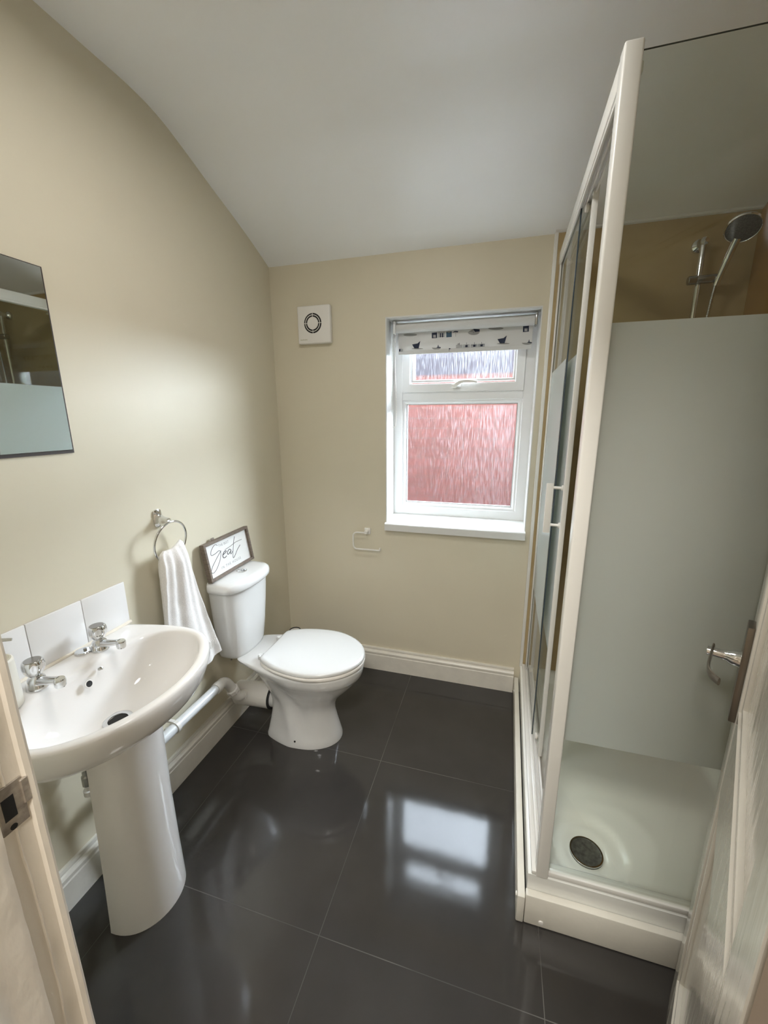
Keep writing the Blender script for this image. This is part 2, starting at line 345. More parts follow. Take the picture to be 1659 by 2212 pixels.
# hall shell behind the camera
b = MB(); b.box(-.6, -.5, -1.6, FY0, 0, 2.5); b.build('wall_hall_left', M_hallw, kind='structure', smooth=False)
b = MB(); b.box(XR + .5, XR + .6, -1.6, FY0, 0, 2.5); b.build('wall_hall_right', M_hallw, kind='structure', smooth=False)
b = MB(); b.box(-.6, XR + .6, -1.7, -1.6, 0, 2.5); b.build('wall_hall_back', M_hallw, kind='structure', smooth=False)
b = MB(); b.box(-.6, XR + .6, -1.7, FY0, 2.42, 2.52); b.build('ceiling_hall', M_ceil, kind='structure', smooth=False)
b = MB(); b.box(-.6, -.15, FY0, FY1, 0, 2.5); b.box(XR + .15, XR + .6, FY0, FY1, 0, 2.5); b.build('wall_hall_front', M_hallw, kind='structure', smooth=False)
# ceiling: flat, then coved down to the back wall
cp = [(FY0, 2.437), (.7, 2.437), (1.1, 2.436), (1.26, 2.434), (1.36, 2.420), (1.46, 2.388), (1.6, 2.336), (1.76, 2.278), (1.9, 2.218), (2.007, 2.168), (2.08, 2.13)]
pts = catmull([Vector((0, y, z)) for y, z in cp], 60, closed=False)
b = MB(); NX = 40; grid = []
for i in range(NX + 1):
    x = -.1 + (XR + .2) * i / NX; row = []
    for p_ in pts:
        wob = 0.006 * noise.noise(Vector((x * 1.7, p_.y * 2.1, 3.1))) + 0.0022 * noise.noise(Vector((x * 6, p_.y * 7, 9.1)))
        # old crease running across the plaster
        yc = 1.17 + .05 * math.sin(x * 3.0)
        if x > .75: wob += -0.007 * math.exp(-((p_.y - yc) / .035) ** 2) * min(1, (x - .75) / .3)
        k = min(1, max(0, (D - p_.y) / .15))
        row.append(b.v((x, p_.y, p_.z + wob * k)))
    grid.append(row)
for i in range(NX):
    for j in range(len(pts) - 1): b.face([grid[i][j], grid[i + 1][j], grid[i + 1][j + 1], grid[i][j + 1]])
top = [[b.v((v.co.x, v.co.y, 2.62)) for v in (grid[i][0], grid[i][-1])] for i in (0, NX)]
b.face([top[0][0], top[0][1], top[1][1], top[1][0]])
b.face([grid[0][0], top[0][0], top[1][0], grid[NX][0]]); b.face([grid[0][-1], grid[NX][-1], top[1][1], top[0][1]])
b.build('ceiling', M_ceil, kind='structure', ang=60)

# skirting boards (profiled)
prof = [(0, 0), (.019, 0), (.019, .092), (.0165, .096), (.0165, .101), (.0195, .104), (.0195, .112), (.014, .119), (.0085, .121), (.0085, .127), (.011, .130), (.009, .1375), (0, .1375)]
b = MB(); b.loft([[(x, y, z) for x, z in prof] for y in (FY1, D)]); b.build('baseboard_left', M_skirt, kind='structure', ang=25)
b = MB(); b.loft([[(xx, D - x, z) for x, z in prof] for xx in (.0, 1.312)]); b.build('baseboard_back', M_skirt, kind='structure', ang=25)

# outside: yard wall and ground
MB().box(-6, 8, 3.2, 3.42, -1.0, 1.735).build('wall_outside', M_brick, kind='structure', smooth=False)
MB().box(-6, 8, 2.26, 12, -1.1, -1.0).build('ground_outside', M_ground, kind='structure', smooth=False)

MB().box(-6, 8, D + .251, D + .40, 2.3, 6.5).build('wall_sky_blocker', M_brick, kind='structure', smooth=False)  # house wall carried up unseen, added to keep sky light off the yard wall
b = MB(); b.box(-9, 2.6, 9.0, 9.5, -1.0, 3.2); b.loft([[(x, 8.8, 3.2), (x, 12.0, 5.4), (x, 12.0, 3.2)] for x in (-9, 2.6)]); b.build('wall_neighbour', M_slate, kind='structure', smooth=False)
# ---- window
win = empty('window_1', (0.96, 2.15, WZ0), kind='structure')
FYW = 2.150; fx0, fx1, fz0, fz1 = .615, 1.310, .905, 1.892
def frame_ring(b, x0, x1, z0, z1, wd, y0, y1, bev=.004):
    """mitred profile ring"""
    def R(o, y): return [(x0 + o, y, z0 + o), (x1 - o, y, z0 + o), (x1 - o, y, z1 - o), (x0 + o, y, z1 - o)]
    rings = [R(0, y1), R(0, y0), R(wd - bev, y0), R(wd, y0 + bev), R(wd, y1)]
    V = [[b.v(p) for p in r] for r in rings]
    for a, c in zip(V, V[1:] + V[:1]):
        for i in range(4): b.face([a[i], a[(i + 1) % 4], c[(i + 1) % 4], c[i]])
b = MB()
frame_ring(b, fx0, fx1, fz0, fz1, .048, FYW, FYW + .06)
b.box(fx0 + .046, fx1 - .046, FYW, FYW + .06, 1.518, 1.562, .003)
part(b, 'outer_frame', M_upvc, win, smooth=False)
b = MB(); frame_ring(b, .663, 1.263 + .0, .953, 1.518, .014, FYW + .006, FYW + .04)
frame_ring(b, .672, 1.254, .962, 1.509, .012, FYW + .014, FYW + .04)
part(b, 'lower_glazing_bead', M_upvc, win, smooth=False)
b = MB(); frame_ring(b, .662, 1.264, 1.559, 1.845, .042, FYW - .010, FYW + .04)
frame_ring(b, .709, 1.223, 1.608, 1.800, .012, FYW - .001, FYW + .04)
part(b, 'opening_sash', M_upvc, win, smooth=False)
b = MB(); b.sheet(.684, 1.242, FYW + .028, FYW + .032, .974, 1.497, 1); part(b, 'lower_pane', [M_pane, M_clear], win, smooth=False)
b = MB(); b.sheet(.718, 1.214, FYW + .028, FYW + .032, 1.616, 1.792, 1); part(b, 'upper_pane', [M_pane, M_clear], win, smooth=False)
# rubber gasket
b = MB(); frame_ring(b, .682, 1.244, .972, 1.499, .003, FYW + .016, FYW + .027, .001); part(b, 'gasket', M_gprint, win, smooth=False)
# window handle (cranked lever)
b = MB(); y = FYW - .012
b.box(.915, .965, y - .006, y, 1.578, 1.596, .003)
part(b, 'handle_base', M_upvc, win)
b = MB(); hp = catmull([(.932, y - .018, 1.587), (.945, y - .026, 1.592), (.965, y - .03, 1.602), (1.00, y - .03, 1.606), (1.045, y - .028, 1.600)], 24, closed=False)
b.tube(hp, [.011 - .006 * i / 24 for i in range(25)], 12); b.lathe([(.0, 0), (.013, 0), (.012, .02), (.0, .022)], (.935, y - .002, 1.587), (0, -1, 0), 20)
hd = part(b, 'handle_lever', M_plastic, win)
b = MB(); b.lathe([(0, 0), (.0035, 0), (.0035, .002), (0, .002)], (.935, y - .0235, 1.587), (0, -1, 0), 12); part(b, 'key_hole', M_dark, win)
# sill board
b = MB(); sp = [(D - .024, .848), (D - .024, .882), (D - .020, .886), (FYW + .002, .9065), (FYW + .002, .865), (D - .002, .865), (D - .002, .848)]
b.loft([[(x, yy, z) for yy, z in sp] for x in (WX0 - .004, WX1 + .0)])
b.build('trim_4', M_reveal, kind='structure', smooth=False)

# ================================================================== roller blind
RY = 2.075; RZ = 1.858
bl = empty('roller_blind', (.96, RY, 1.72), 'white roller blind printed with sailing boats and beach huts at the window top', 'blind')
b = MB(); b.tube([(.648, RY, RZ), (1.288, RY, RZ)], .0225, 32); part(b, 'roller', M_blind, bl)
b = MB(); FB = RY + .020
b.mi = 0
b.box(.652, 1.284, FB, FB + .0012, 1.738, RZ + .003)
b.box(.652, 1.284, FB - .0045, FB + .0045, 1.7375, 1.756, .002)
def pr_poly(pts, mi, y=None):
    b.mi = mi; yy = FB - .0012 if y is None else y
    b.loft([[(px, yy, pz) for px, pz in pts], [(px, yy + .0008, pz) for px, pz in pts]])
# coordinates traced on the fabric (x, z)
def FX(u): return .652 + (u - 205) / (1478 - 205) * .632          # zoomed photograph column -> fabric x
def FZ(u, v): return 1.738 + ((568 - (u - 205) * .046) - v) / 215 * .098  # column,row -> fabric z
def T(pts, mi, y=None): pr_poly([(FX(u), FZ(u, v)) for u, v in pts], mi, y)
def ell(cx, cy, rx, ry, mi, a0=0, a1=360, y=None, n=18):
    T([(cx + rx * math.cos((a0 + (a1 - a0) * i / n) * D2R), cy + ry * math.sin((a0 + (a1 - a0) * i / n) * D2R)) for i in range(n + (0 if a1 - a0 == 360 else 1))], mi, y)
F1 = FB - .0020
for cx, cy in ((325, 362), (1148, 312)): ell(cx, cy, 70, 13, 2)
for x0, mi in ((541, 1), (683, 3), (1390, 1)):
    dy = -(x0 - 541) * .058
    T([(x0, 345 + dy), (x0 + 52, 341 + dy), (x0 + 54, 396 + dy), (x0 + 2, 400 + dy)], mi)
    if mi == 1:
        for k in range(3): T([(x0 + 16 + k * 9, 366 + dy), (x0 + 21 + k * 9, 366 + dy), (x0 + 22 + k * 9, 392 + dy), (x0 + 17 + k * 9, 392 + dy)], 0, F1)
    else: T([(x0 + 14, 340 + dy), (x0 + 38, 339 + dy), (x0 + 38, 354 + dy), (x0 + 14, 355 + dy)], 2, F1)
for k in range(6): T([(603, 340 + k * 9), (668, 336 + k * 9), (668, 341 + k * 9), (603, 345 + k * 9)], 2)
for k in range(2): T([(622 + k * 20, 350), (634 + k * 20, 349), (634 + k * 20, 390), (622 + k * 20, 391)], 1, F1)
T([(740, 348), (765, 330), (800, 333), (792, 345), (770, 340)], 1); T([(772, 340), (775, 340), (777, 385), (774, 385)], 2)
ell(945, 345, 54, 26, 2, 0, 180); T([(940, 312), (998, 318), (1000, 340), (955, 343)], 1); T([(896, 340), (938, 314), (938, 344)], 2); T([(940, 308), (944, 308), (946, 352), (942, 352)], 1, F1)
for bx, by in ((0, 0), (823, -45)):
    T([(345 + bx, 460 + by), (400 + bx, 450 + by), (428 + bx, 425 + by), (412 + bx, 500 + by), (370 + bx, 501 + by)], 1)
    ell(400 + bx, 503 + by, 58, 6, 2)
for bx, by in ((0, 0), (845, -42)):
    ell(590 + bx, 494 + by, 44, 18, 2, 0, 180); T([(590 + bx, 493 + by), (603 + bx, 484 + by), (605 + bx, 466 + by), (610 + bx, 466 + by), (611 + bx, 484 + by), (634 + bx, 490 + by), (634 + bx, 496 + by)], 1, F1)
for k, x0 in enumerate((783, 850, 924, 992)):
    for q in range(4): T([(x0, 471 - k * 3 + q * 8), (x0 + 62, 468 - k * 3 + q * 8), (x0 + 62, 472 - k * 3 + q * 8), (x0, 475 - k * 3 + q * 8)], 2 if k < 2 or q != 1 else 1, F1 - .001 - .0045)
    if k: T([(x0 + 22, 476 - k * 3), (x0 + 44, 474 - k * 3), (x0 + 44, 494 - k * 3), (x0 + 22, 495 - k * 3)], 1, F1 - .0065)
    T([(x0 + 30, 447 - k * 2), (x0 + 33, 447 - k * 2), (x0 + 34, 470 - k * 3), (x0 + 31, 470 - k * 3)], 1, F1)
T([(788, 462), (811, 450), (811, 466)], 2); T([(716, 500), (735, 505), (719, 515)], 1, F1 - .005); T([(715, 500), (718, 500), (719, 533), (716, 533)], 1, F1 - .0052)
T([(214, 508), (228, 507), (228, 533), (214, 535)], 1, F1 - .005); T([(232, 510), (255, 508), (255, 533), (232, 535)], 2, F1 - .005)
part(b, 'printed_fabric', [M_blind, M_navy, M_gprint, M_teal], bl, smooth=False)
for x0, x1, nm in ((.634, .647, 'chain_bracket'), (1.289, 1.300, 'end_bracket')):
    b = MB(); b.box(x0, x1, RY - .024, RY + .024, RZ - .026, RZ + .030, .004)
    part(b, nm, M_upvc if x0 < 1 else M_dchrome, bl)
# bead chain loop: beads on a cord
b = MB(); zc_ = 1.385
loop = [(.641, RY - .020, RZ - .01 - i * .0085) for i in range(57)]
cpts = [(.641, RY - .020, RZ)] + [(.641 - .0 * i, RY - .020, RZ - .45 * i / 10) for i in range(1, 10)]
cpts = catmull([(.646, RY - .022, RZ), (.647, RY - .024, 1.70), (.651, RY - .026, 1.55), (.654, RY - .028, 1.44), (.650, RY - .03, 1.393), (.641, RY - .032, 1.383), (.632, RY - .034, 1.40), (.630, RY - .03, 1.50), (.633, RY - .026, 1.70), (.636, RY - .022, RZ)], 150, closed=False)
b.tube(cpts, .0008, 6)
for p_ in cpts[::2]:
    bmesh.ops.create_icosphere(b.bm, subdivisions=1, radius=.0023, matrix=Matrix.Translation(p_))
part(b, 'bead_chain', M_plastic, bl)

# ================================================================== extractor fan
fan = empty('extractor_fan', (.2475, D, 1.882), 'square white extractor fan with round grille high on the back wall', 'extractor fan')
cx, cz = .2475, 1.882
b = MB(); b.box(cx - .088, cx + .088, D - .030, D, cz - .088, cz + .088, .007, 3)
part(b, 'housing', M_plastic, fan)
cz2 = cz + .006; yf = D - .0302
def annulus(b, r0, r1, y0, y1, c, seg=48):
    b.lathe([(r0, y0), (r1, y0), (r1, y1), (r0, y1), (r0, y0)], (c[0], D, c[1]), (0, -1, 0), seg, cap=False)
b = MB(); annulus(b, .0295, .0365, .0301, .0306, (cx - .004, cz2)); annulus(b, .0395, .0465, .0301, .0306, (cx - .004, cz2)); part(b, 'air_slot', M_dark, fan)
b = MB(); annulus(b, .0365, .0395, .0301, .0325, (cx - .004, cz2))
for a in range(4):
    a_ = a * math.pi / 2; dx, dz = math.cos(a_), math.sin(a_)
    b.tube([(cx - .004 + dx * .029, D - .0312, cz2 + dz * .029), (cx - .004 + dx * .0475, D - .0312, cz2 + dz * .0475)], .0014, 8)
b.lathe([(0, .0301), (.0295, .0301), (.0290, .0325), (0, .0330)], (cx - .004, D, cz2), (0, -1, 0), 40); part(b, 'grille', M_plastic, fan)
b = MB()
for k in range(8): b.box(cx - .074 + k * .0048, cx - .0708 + k * .0048, D - .0305, D - .030, cz - .071, cz - .0675 + (.001 if k % 3 == 0 else 0))
part(b, 'printed_mark', mat('faint_olive_print', (.52, .50, .38), .6), fan, smooth=False)

# ================================================================== toilet roll holder
tr_ = empty('toilet_roll_holder', (.507, D, .835), 'empty cream metal toilet roll holder on the back wall beside the window', 'toilet roll holder')
b = MB(); b.box(.489, .523, D - .006, D, .815, .849, .0015); part(b, 'wall_plate', M_plastic, tr_)
b = MB(); b.lathe([(.010, 0), (.0095, .03), (.0085, .034), (0, .034)], (.505, D - .005, .832), (0, -1, 0), 20); part(b, 'post', M_plastic, tr_)
b = MB(); yy = D - .034
rp_ = [(.505, yy, .829), (.46, yy, .829), (.447, yy, .827), (.438, yy - .001, .820), (.434, yy - .002, .808), (.434, yy - .002, .765), (.436, yy - .002, .748), (.444, yy - .002, .738), (.458, yy - .002, .736), (.52, yy, .736), (.572, yy, .736), (.583, yy, .738), (.585, yy, .75)]
b.tube(catmull(rp_, 60, closed=False), .0042, 10); part(b, 'roll_arm', M_plastic, tr_)

# ================================================================== mirror
mi = empty('wall_mirror', (0, .64, 1.58), 'plain rectangular mirror on the left cream wall above the basin', 'mirror')
b = MB(); b.box(.0005, .004, .40, .872, 1.338, 1.815); part(b, 'backing', M_mback, mi, smooth=False)
b = MB(); b.box(.0042, .0072, .403, .8665, 1.3475, 1.812); part(b, 'mirror_glass', M_mirror, mi, smooth=False)

# ================================================================== tile splashback
sb = empty('tile_splashback', (0, .71, .758), 'row of white glazed splashback tiles on the wall behind the basin', 'tiles')
b = MB(); b.box(.0, .005, .36, .9545, .757, .9085); part(b, 'grout_bed', M_grout, sb, smooth=False)
ys = [.362, .5085, .6605, .8105, .9555]
for y0, y1 in zip(ys, ys[1:]):
    b = MB(); b.box(.002, .0085, y0 + .001, y1 - .001, .757, .9095, .0012); part(b, 'tile', M_tilew, sb)
b = MB(); b.tube([(.0085, .44, .7665), (.0085, .9575, .7665)], .006, 10); part(b, 'sealant_bead', M_seal, sb)

# ================================================================== washbasin
YB = .71
def mir(half):   # half outline from back centre round the right side to front centre ; mirrored about YB
    return [(x, YB + y) for x, y in half] + [(x, YB - y) for x, y in half[::-1] if abs(y) > 1e-6]
def ringz(half, z, n=120, dx=0, s=(1, 1)):
    P_ = mir([(a * s[0] + dx, c * s[1]) for a, c in half]); return [Vector((p_.x, p_.y, z)) for p_ in catmull([(x, y, 0) for x, y in P_], n)]
outer = [(.002, .0), (.002, .12), (.002, .205), (.006, .232), (.05, .246), (.11, .259), (.18, .268), (.25, .265), (.312, .242), (.366, .192), (.403, .125), (.421, .055), (.425, .0)]
inner = [(.106, .0), (.108, .07), (.112, .135), (.128, .182), (.162, .217), (.208, .236), (.255, .238), (.300, .219), (.342, .174), (.375, .116), (.393, .052), (.397, .0)]
def lerp_half(a, c, k): return [(p[0] * (1 - k) + q[0] * k, p[1] * (1 - k) + q[1] * k) for p, q in zip(a, c)]
def samp(half, n=13):   # resample half outline to n points by parameter
    c = catmull([(x, y, 0) for x, y in half], n - 1, closed=False); return [(p_.x, p_.y) for p_ in c]
outer_s = samp(outer, 13); inner_s = samp(inner, 13)
def under(kx, ky, xb=.02): return [(xb + (x - .002) * kx, y * ky) for x, y in outer_s]
basin = empty('washbasin', (0, YB, .56), 'white ceramic washbasin with oval bowl fixed to the left wall on a pedestal', 'washbasin')
b = MB(); rings = []
rings += [ringz(under(.34, .40, .10), .590), ringz(under(.48, .52, .07), .606), ringz(under(.66, .69, .03), .628), ringz(under(.82, .84, .012), .652), ringz(under(.925, .93, .004), .676), ringz(under(.965, .97, .002), .700), ringz(under(.985, .988, .002), .724),
          ringz(outer_s, .742), ringz(outer_s, .757), ringz(lerp_half(outer_s, inner_s, .05), .7630), ringz(lerp_half(outer_s, inner_s, .16), .7655), ringz(lerp_half(outer_s, inner_s, .4), .7660), ringz(lerp_half(outer_s, inner_s, .80), .7650), ringz(lerp_half(outer_s, inner_s, .93), .7625), ringz(inner_s, .756)]
cen = .205
def inn(k): return [(cen + (x - cen) * k, y * k) for x, y in inner_s]
for k, z in ((.985, .745), (.955, .725), (.90, .700), (.82, .676), (.70, .655), (.54, .640), (.36, .630), (.22, .625), (.12, .6225)): rings.append(ringz(inn(k), z))
rings.append([Vector((.205 + .021 * math.cos(a), YB + .021 * math.sin(a), .6215)) for a in [math.pi - 2 * math.pi * i / 120 for i in range(120)]])
b.loft(rings, True, True, False)
part(b, 'bowl', M_ceramic, basin, ang=50)
b = MB(); b.lathe([(.0225, -.001), (.037, .001), (.036, .0035), (.031, .0045), (.0245, .003), (.0225, -.004), (.0225, -.01)], (.207, YB, .6240), (0, 0, 1), 40, cap=False)
w1 = part(b, 'waste_ring', M_chrome, basin)
b = MB(); b.lathe([(.0, 0), (.0235, 0), (.0235, .002), (0, .002)], (.207, YB, .6228), (0, 0, 1), 32); part(b, 'waste_opening', M_dark, basin)
# overflow slot & chain stay on the back slope
on = Vector((.93, 0, .36)).normalized(); oc = Vector((.1235, YB, .722))
b = MB(); b.lathe([(0, 0), (.0085, 0), (.0085, .0012), (0, .0012)], oc - on * .0002, on, 24)
part(b, 'overflow_hole', M_dark, basin)
b = MB(); b.lathe([(.0085, 0), (.011, .0002), (.0108, .002), (.0085, .0024), (.0085, 0)], oc - on * .0002, on, 24, cap=False)
part(b, 'overflow_rim', M_ceramic, basin)
b = MB(); b.lathe([(0, 0), (.0055, 0), (.005, .003), (.003, .004), (.0028, .008), (.0045, .010), (0, .0115)], (.1165, YB + .040, .741), on, 20); part(b, 'chain_stay', M_chrome, basin)

# pedestal (half column, open at the back)
ped = empty('basin_pedestal', (.2, YB, 0), 'tall white ceramic half-column pedestal standing on the floor under the basin', 'pedestal')
b = MB(); rings = []
def pedring(hy, d, x0, z, th=.012, n=28):
    o = [(x0 + d * math.sin(math.pi * i / n) ** .9, YB - hy * math.cos(math.pi * i / n), z) for i in range(n + 1)]
    i_ = [(x0 + (d - th) * math.sin(math.pi * i / n) ** .9, YB - (hy - th) * math.cos(math.pi * i / n), z) for i in range(n, -1, -1)]
    return o + i_
for z, hy, d, x0 in ((.0, .112, .122, .185), (.02, .111, .121, .186), (.15, .107, .114, .190), (.35, .103, .104, .197), (.55, .102, .096, .206), (.628, .104, .098, .210)): rings.append(pedring(hy, d, x0, z))
b.loft(rings); part(b, 'column', M_ceramic, ped, ang=40)

# taps
def tap(x, y, label, hue):
    t_ = empty('basin_tap', (x, y, .766), label, 'tap', group='pair of chrome taps on the basin')
    b = MB(); z0 = .7655
    b.lathe([(0, 0), (.0235, 0), (.0238, .003), (.0220, .007), (.0205, .018), (.0185, .027), (.0140, .032), (.0120, .034), (.0120, .040), (0, .040)], (x, y, z0), (0, 0, 1), 32)
    part(b, 'body', M_chrome, t_)
    b = MB()  # spout: flattened arm rising to a drum-shaped nozzle
    cs = catmull([(x + .008, y, z0 + .020), (x + .030, y, z0 + .024), (x + .058, y, z0 + .030), (x + .078, y, z0 + .036)], 14, closed=False)
    rings = []
    for i, c in enumerate(cs):
        k = i / (len(cs) - 1); ry_ = .0130 - .0035 * k; rz_ = .0115 - .0035 * k
        rings.append([(c.x, c.y + ry_ * math.cos(a), c.z + rz_ * math.sin(a)) for a in [2 * math.pi * q / 16 for q in range(16)]])
    b.loft(rings)
    b.lathe([(0, 0), (.0115, 0), (.0125, .003), (.0125, .018), (.0105, .022), (0, .0225)], (x + .082, y, z0 + .020), (.12, 0, 1), 20)
    part(b, 'spout', M_chrome, t_)
    b = MB()  # faceted knob
    n = 6; z1 = z0 + .0355; rings = []
    for z, r, am in ((0, .0130, 0), (.005, .0170, .0), (.013, .0215, .05), (.022, .0240, .11), (.031, .0240, .10), (.037, .0228, .04), (.040, .0215, 0), (.0412, .0198, 0)):
        rings.append([(x + rr * math.cos(a), y + rr * math.sin(a), z1 + z) for a in [2 * math.pi * q / 48 for q in range(48)] for rr in (r * (1 - am + am * abs(math.cos(3 * a))),)])
    b.loft(rings); kn = part(b, 'knob', M_chrome, t_)
    b = MB(); b.lathe([(0, 0), (.0180, 0), (.0175, .0012), (0, .0016)], (x, y, z1 + .0411), (0, 0, 1), 32); part(b, 'knob_cap', M_dchrome, t_)
    return t_
tap(.074, .622, 'chrome basin tap nearer the soap dispenser and door frame', 0)
tap(.066, .800, 'chrome basin tap nearer the towel, beside a round chrome cap', 1)
# round chrome cap beside the far tap
pc = empty('tap_hole_cap', (.034, .772, .766), 'flat round chrome cap on the basin ledge beside the tap', 'cap')
b = MB(); b.lathe([(0, 0), (.0215, 0), (.0215, .004), (.0195, .006), (.006, .006), (0, .0055)], (.034, .772, .7662), (0, 0, 1), 32); part(b, 'disc', M_chrome, pc)
b = MB(); b.lathe([(0, 0), (.0045, 0), (.004, .005), (0, .0055)], (.036, .777, .7718), (0, 0, 1), 14); part(b, 'screw_stud', M_dchrome, pc)

# soap dispenser
sx0, sy0 = .080, .545
so = empty('soap_dispenser', (sx0, sy0, .766), 'white ribbed soap pump bottle on the basin corner next to the door frame', 'soap dispenser')
b = MB(); pr_ = [(0, 0), (.034, 0), (.0365, .003)]
for i in range(60):
    z = .005 + i * .0019; pr_.append((.0365 - .0022 * (z / .12) + (.0004 if i % 2 else -.0004), z))
pr_ += [(.0335, .121), (.031, .1225), (.030, .1215), (.0, .1215)]
b.lathe(pr_, (sx0, sy0, .7662), (0, 0, 1), 40); part(b, 'bottle', mat('ivory_ribbed_plastic', (.82, .79, .70), .45), so, ang=60)
b = MB(); b.lathe([(0, 0), (.0295, 0), (.028, .002), (0, .0022)], (sx0, sy0, .8877), (0, 0, 1), 32); part(b, 'top_plate', mat('beige_top', (.55, .50, .38), .4), so)
b = MB(); b.lathe([(0, 0), (.009, 0), (.009, .018), (.004, .019), (.004, .048), (0, .048)], (sx0, sy0, .889), (0, 0, 1), 20)
b.tube([(sx0 - .006, sy0 - .004, .938), (sx0 + .012, sy0 + .012, .938), (sx0 + .03, sy0 + .028, .934)], [.006, .0045, .0035], 12); part(b, 'pump', M_chrome, so)

# ================================================================== towel ring & towel
rg = empty('towel_ring', (0, 1.135, 1.08), 'chrome towel ring mounted on the left wall between basin and toilet', 'towel ring')
b = MB(); rings = []
for x, hy, hz in ((.0005, .019, .033), (.006, .019, .033), (.012, .013, .026), (.020, .0095, .018), (.034, .0085, .0125), (.050, .0085, .0105), (.053, .007, .009)):
    rings.append([(x, 1.128 + hy * math.copysign(abs(math.cos(a)) ** .6, math.cos(a)), 1.082 + (0 if x < .01 else -.006) + hz * math.copysign(abs(math.sin(a)) ** .6, math.sin(a))) for a in [2 * math.pi * q / 28 for q in range(28)]])
b.loft(rings); part(b, 'wall_mount', M_chrome, rg)
b = MB(); rc = Vector((.048, 1.128, 1.000)); rr_ = .0735
b.tube([rc + Vector((.012 * math.sin(a), rr_ * math.cos(a), rr_ * math.sin(a))) for a in [2 * math.pi * q / 64 for q in range(64)]], .0042, 12, close=True); part(b, 'ring', M_chrome, rg)

tw = empty('hand_towel', (.06, 1.14, .47), 'white terry hand towel hanging folded from the towel ring', 'towel')
b = MB(); NZ = 46; NP = 96; rings = []
rnd = [random.uniform(-1, 1) for _ in range(20)]
for k in range(NZ + 1):
    s_ = k / NZ; z = .985 - .50 * s_
    open_ = min(1, s_ / .55); open_ = open_ * open_ * (3 - 2 * open_)
    yc = 1.128 + .020 * s_; hw = .056 + .056 * s_ ** .9
    thick = .015 + .012 * (1 - open_) + .008 * s_
    ring = []
    for i in range(NP):
        a = 2 * math.pi * i / NP; c, sn = math.cos(a), math.sin(a)
        yy = math.copysign(abs(c) ** .75, c)
        fold = .010 * math.sin(yy * 5.2 + .8 + 1.2 * s_) * (.45 + .55 * s_) + .005 * math.sin(yy * 11 + 2.1 * s_ + 1)
        xx = .050 + .012 * s_ + fold + thick * math.copysign(abs(sn) ** .55, sn)
        if k <= 4: xx = .050 + (xx - .050) * (.55 + .11 * k)
        zz = z - .022 + (.012 * (abs(yy) ** 2) + .008 * yy) * max(0, 1 - s_ * 5)
        if s_ < .06: zz -= (1 - abs(sn)) * .0
        yy_ = yc + hw * yy + (.030 * s_ * s_ if yy > 0 else 0)
        zz -= .010 * math.sin(yy * 4) * s_
        ring.append((max(.012, xx), yy_, zz))
    rings.append(ring)
top = [(p_[0] * .3 + .050 * .7, 1.128 + (p_[1] - 1.128) * .72, p_[2] + .012) for p_ in rings[0]]
b.loft([top] + rings); bmesh.ops.recalc_face_normals(b.bm, faces=b.bm.faces)
bmesh.ops.smooth_vert(b.bm, verts=b.bm.verts, factor=.5, use_axis_x=True, use_axis_y=True, use_axis_z=True)
for v in b.bm.verts:
    n_ = noise.noise(v.co * 28) * .0022; v.co.x += n_
part(b, 'cloth', M_towel, tw, ang=80)
b = MB()
for k in range(7):
    y0 = 1.205 + k * .0095
    b.tube([(.0845 - .0006 * k, y0, .545), (.0855 - .0006 * k, y0 + .001, .515)], .0018, 6)
part(b, 'woven_border', M_towel, tw)

# ================================================================== toilet
YT = 1.455
to = empty('toilet', (0, YT, 0), 'white close-coupled toilet with closed lid standing against the left wall', 'toilet')
def egg(xb, xf, hyb, hy, xm, z, n=80, flat=.6):
    H_ = [(xb, 0), (xb, hyb * flat), (xb + .006, hyb * .93), (xb + (xm - xb) * .35, hyb + (hy - hyb) * .45), (xb + (xm - xb) * .72, hyb + (hy - hyb) * .88), (xm, hy), (xm + (xf - xm) * .45, hy * .905), (xm + (xf - xm) * .78, hy * .64), (xm + (xf - xm) * .95, hy * .32), (xf, 0)]
    P_ = [(x, YT + y, 0) for x, y in H_] + [(x, YT - y, 0) for x, y in H_[-2:0:-1]]
    return [Vector((p_.x, p_.y, z)) for p_ in catmull(P_, n)]
b = MB()
rings = [egg(.210, .548, .085, .118, .36, .000), egg(.210, .548, .085, .118, .36, .012), egg(.216, .541, .080, .112, .36, .035), egg(.226, .528, .070, .098, .36, .09),
         egg(.232, .518, .062, .088, .36, .14), egg(.232, .520, .060, .086, .38, .175), egg(.226, .540, .064, .096, .40, .215), egg(.214, .572, .072, .114, .41, .250),
         egg(.200, .605, .082, .134, .42, .285), egg(.185, .632, .092, .152, .42, .318), egg(.176, .644, .098, .160, .42, .336), egg(.172, .650, .102, .166, .42, .342), egg(.150, .654, .108, .170, .42, .362),
         egg(.110, .657, .116, .173, .42, .380), egg(.106, .656, .117, .172, .42, .390), egg(.112, .650, .112, .166, .42, .3945)]
b.loft(rings); 
# trapway relief on both flanks
for v in b.bm.verts:
    x, y, z = v.co; s_ = 1 if y > YT else -1
    if .03 < z < .33 and .2 < x < .56:
        cxr = .265 + (.30 - z) * .42                       # ridge line from the back of the bowl down to the foot
        g1 = math.exp(-((x - cxr) / .030) ** 2); g2 = math.exp(-((x - cxr - .055) / .024) ** 2)
        f_ = min(1, (z - .03) / .06) * min(1, (.33 - z) / .06)
        v.co.y += s_ * (.013 * g1 - .010 * g2) * f_
part(b, 'pan', M_toiletc, to, ang=60)
for yy in (YT - .1125, YT + .1125):
    b = MB(); b.lathe([(0, 0), (.0042, 0), (.0042, .0022), (0, .0022)], (.372, yy, .032), (0, -1 if yy < YT else 1, .1), 14); part(b, 'fixing_hole', M_dark, to)

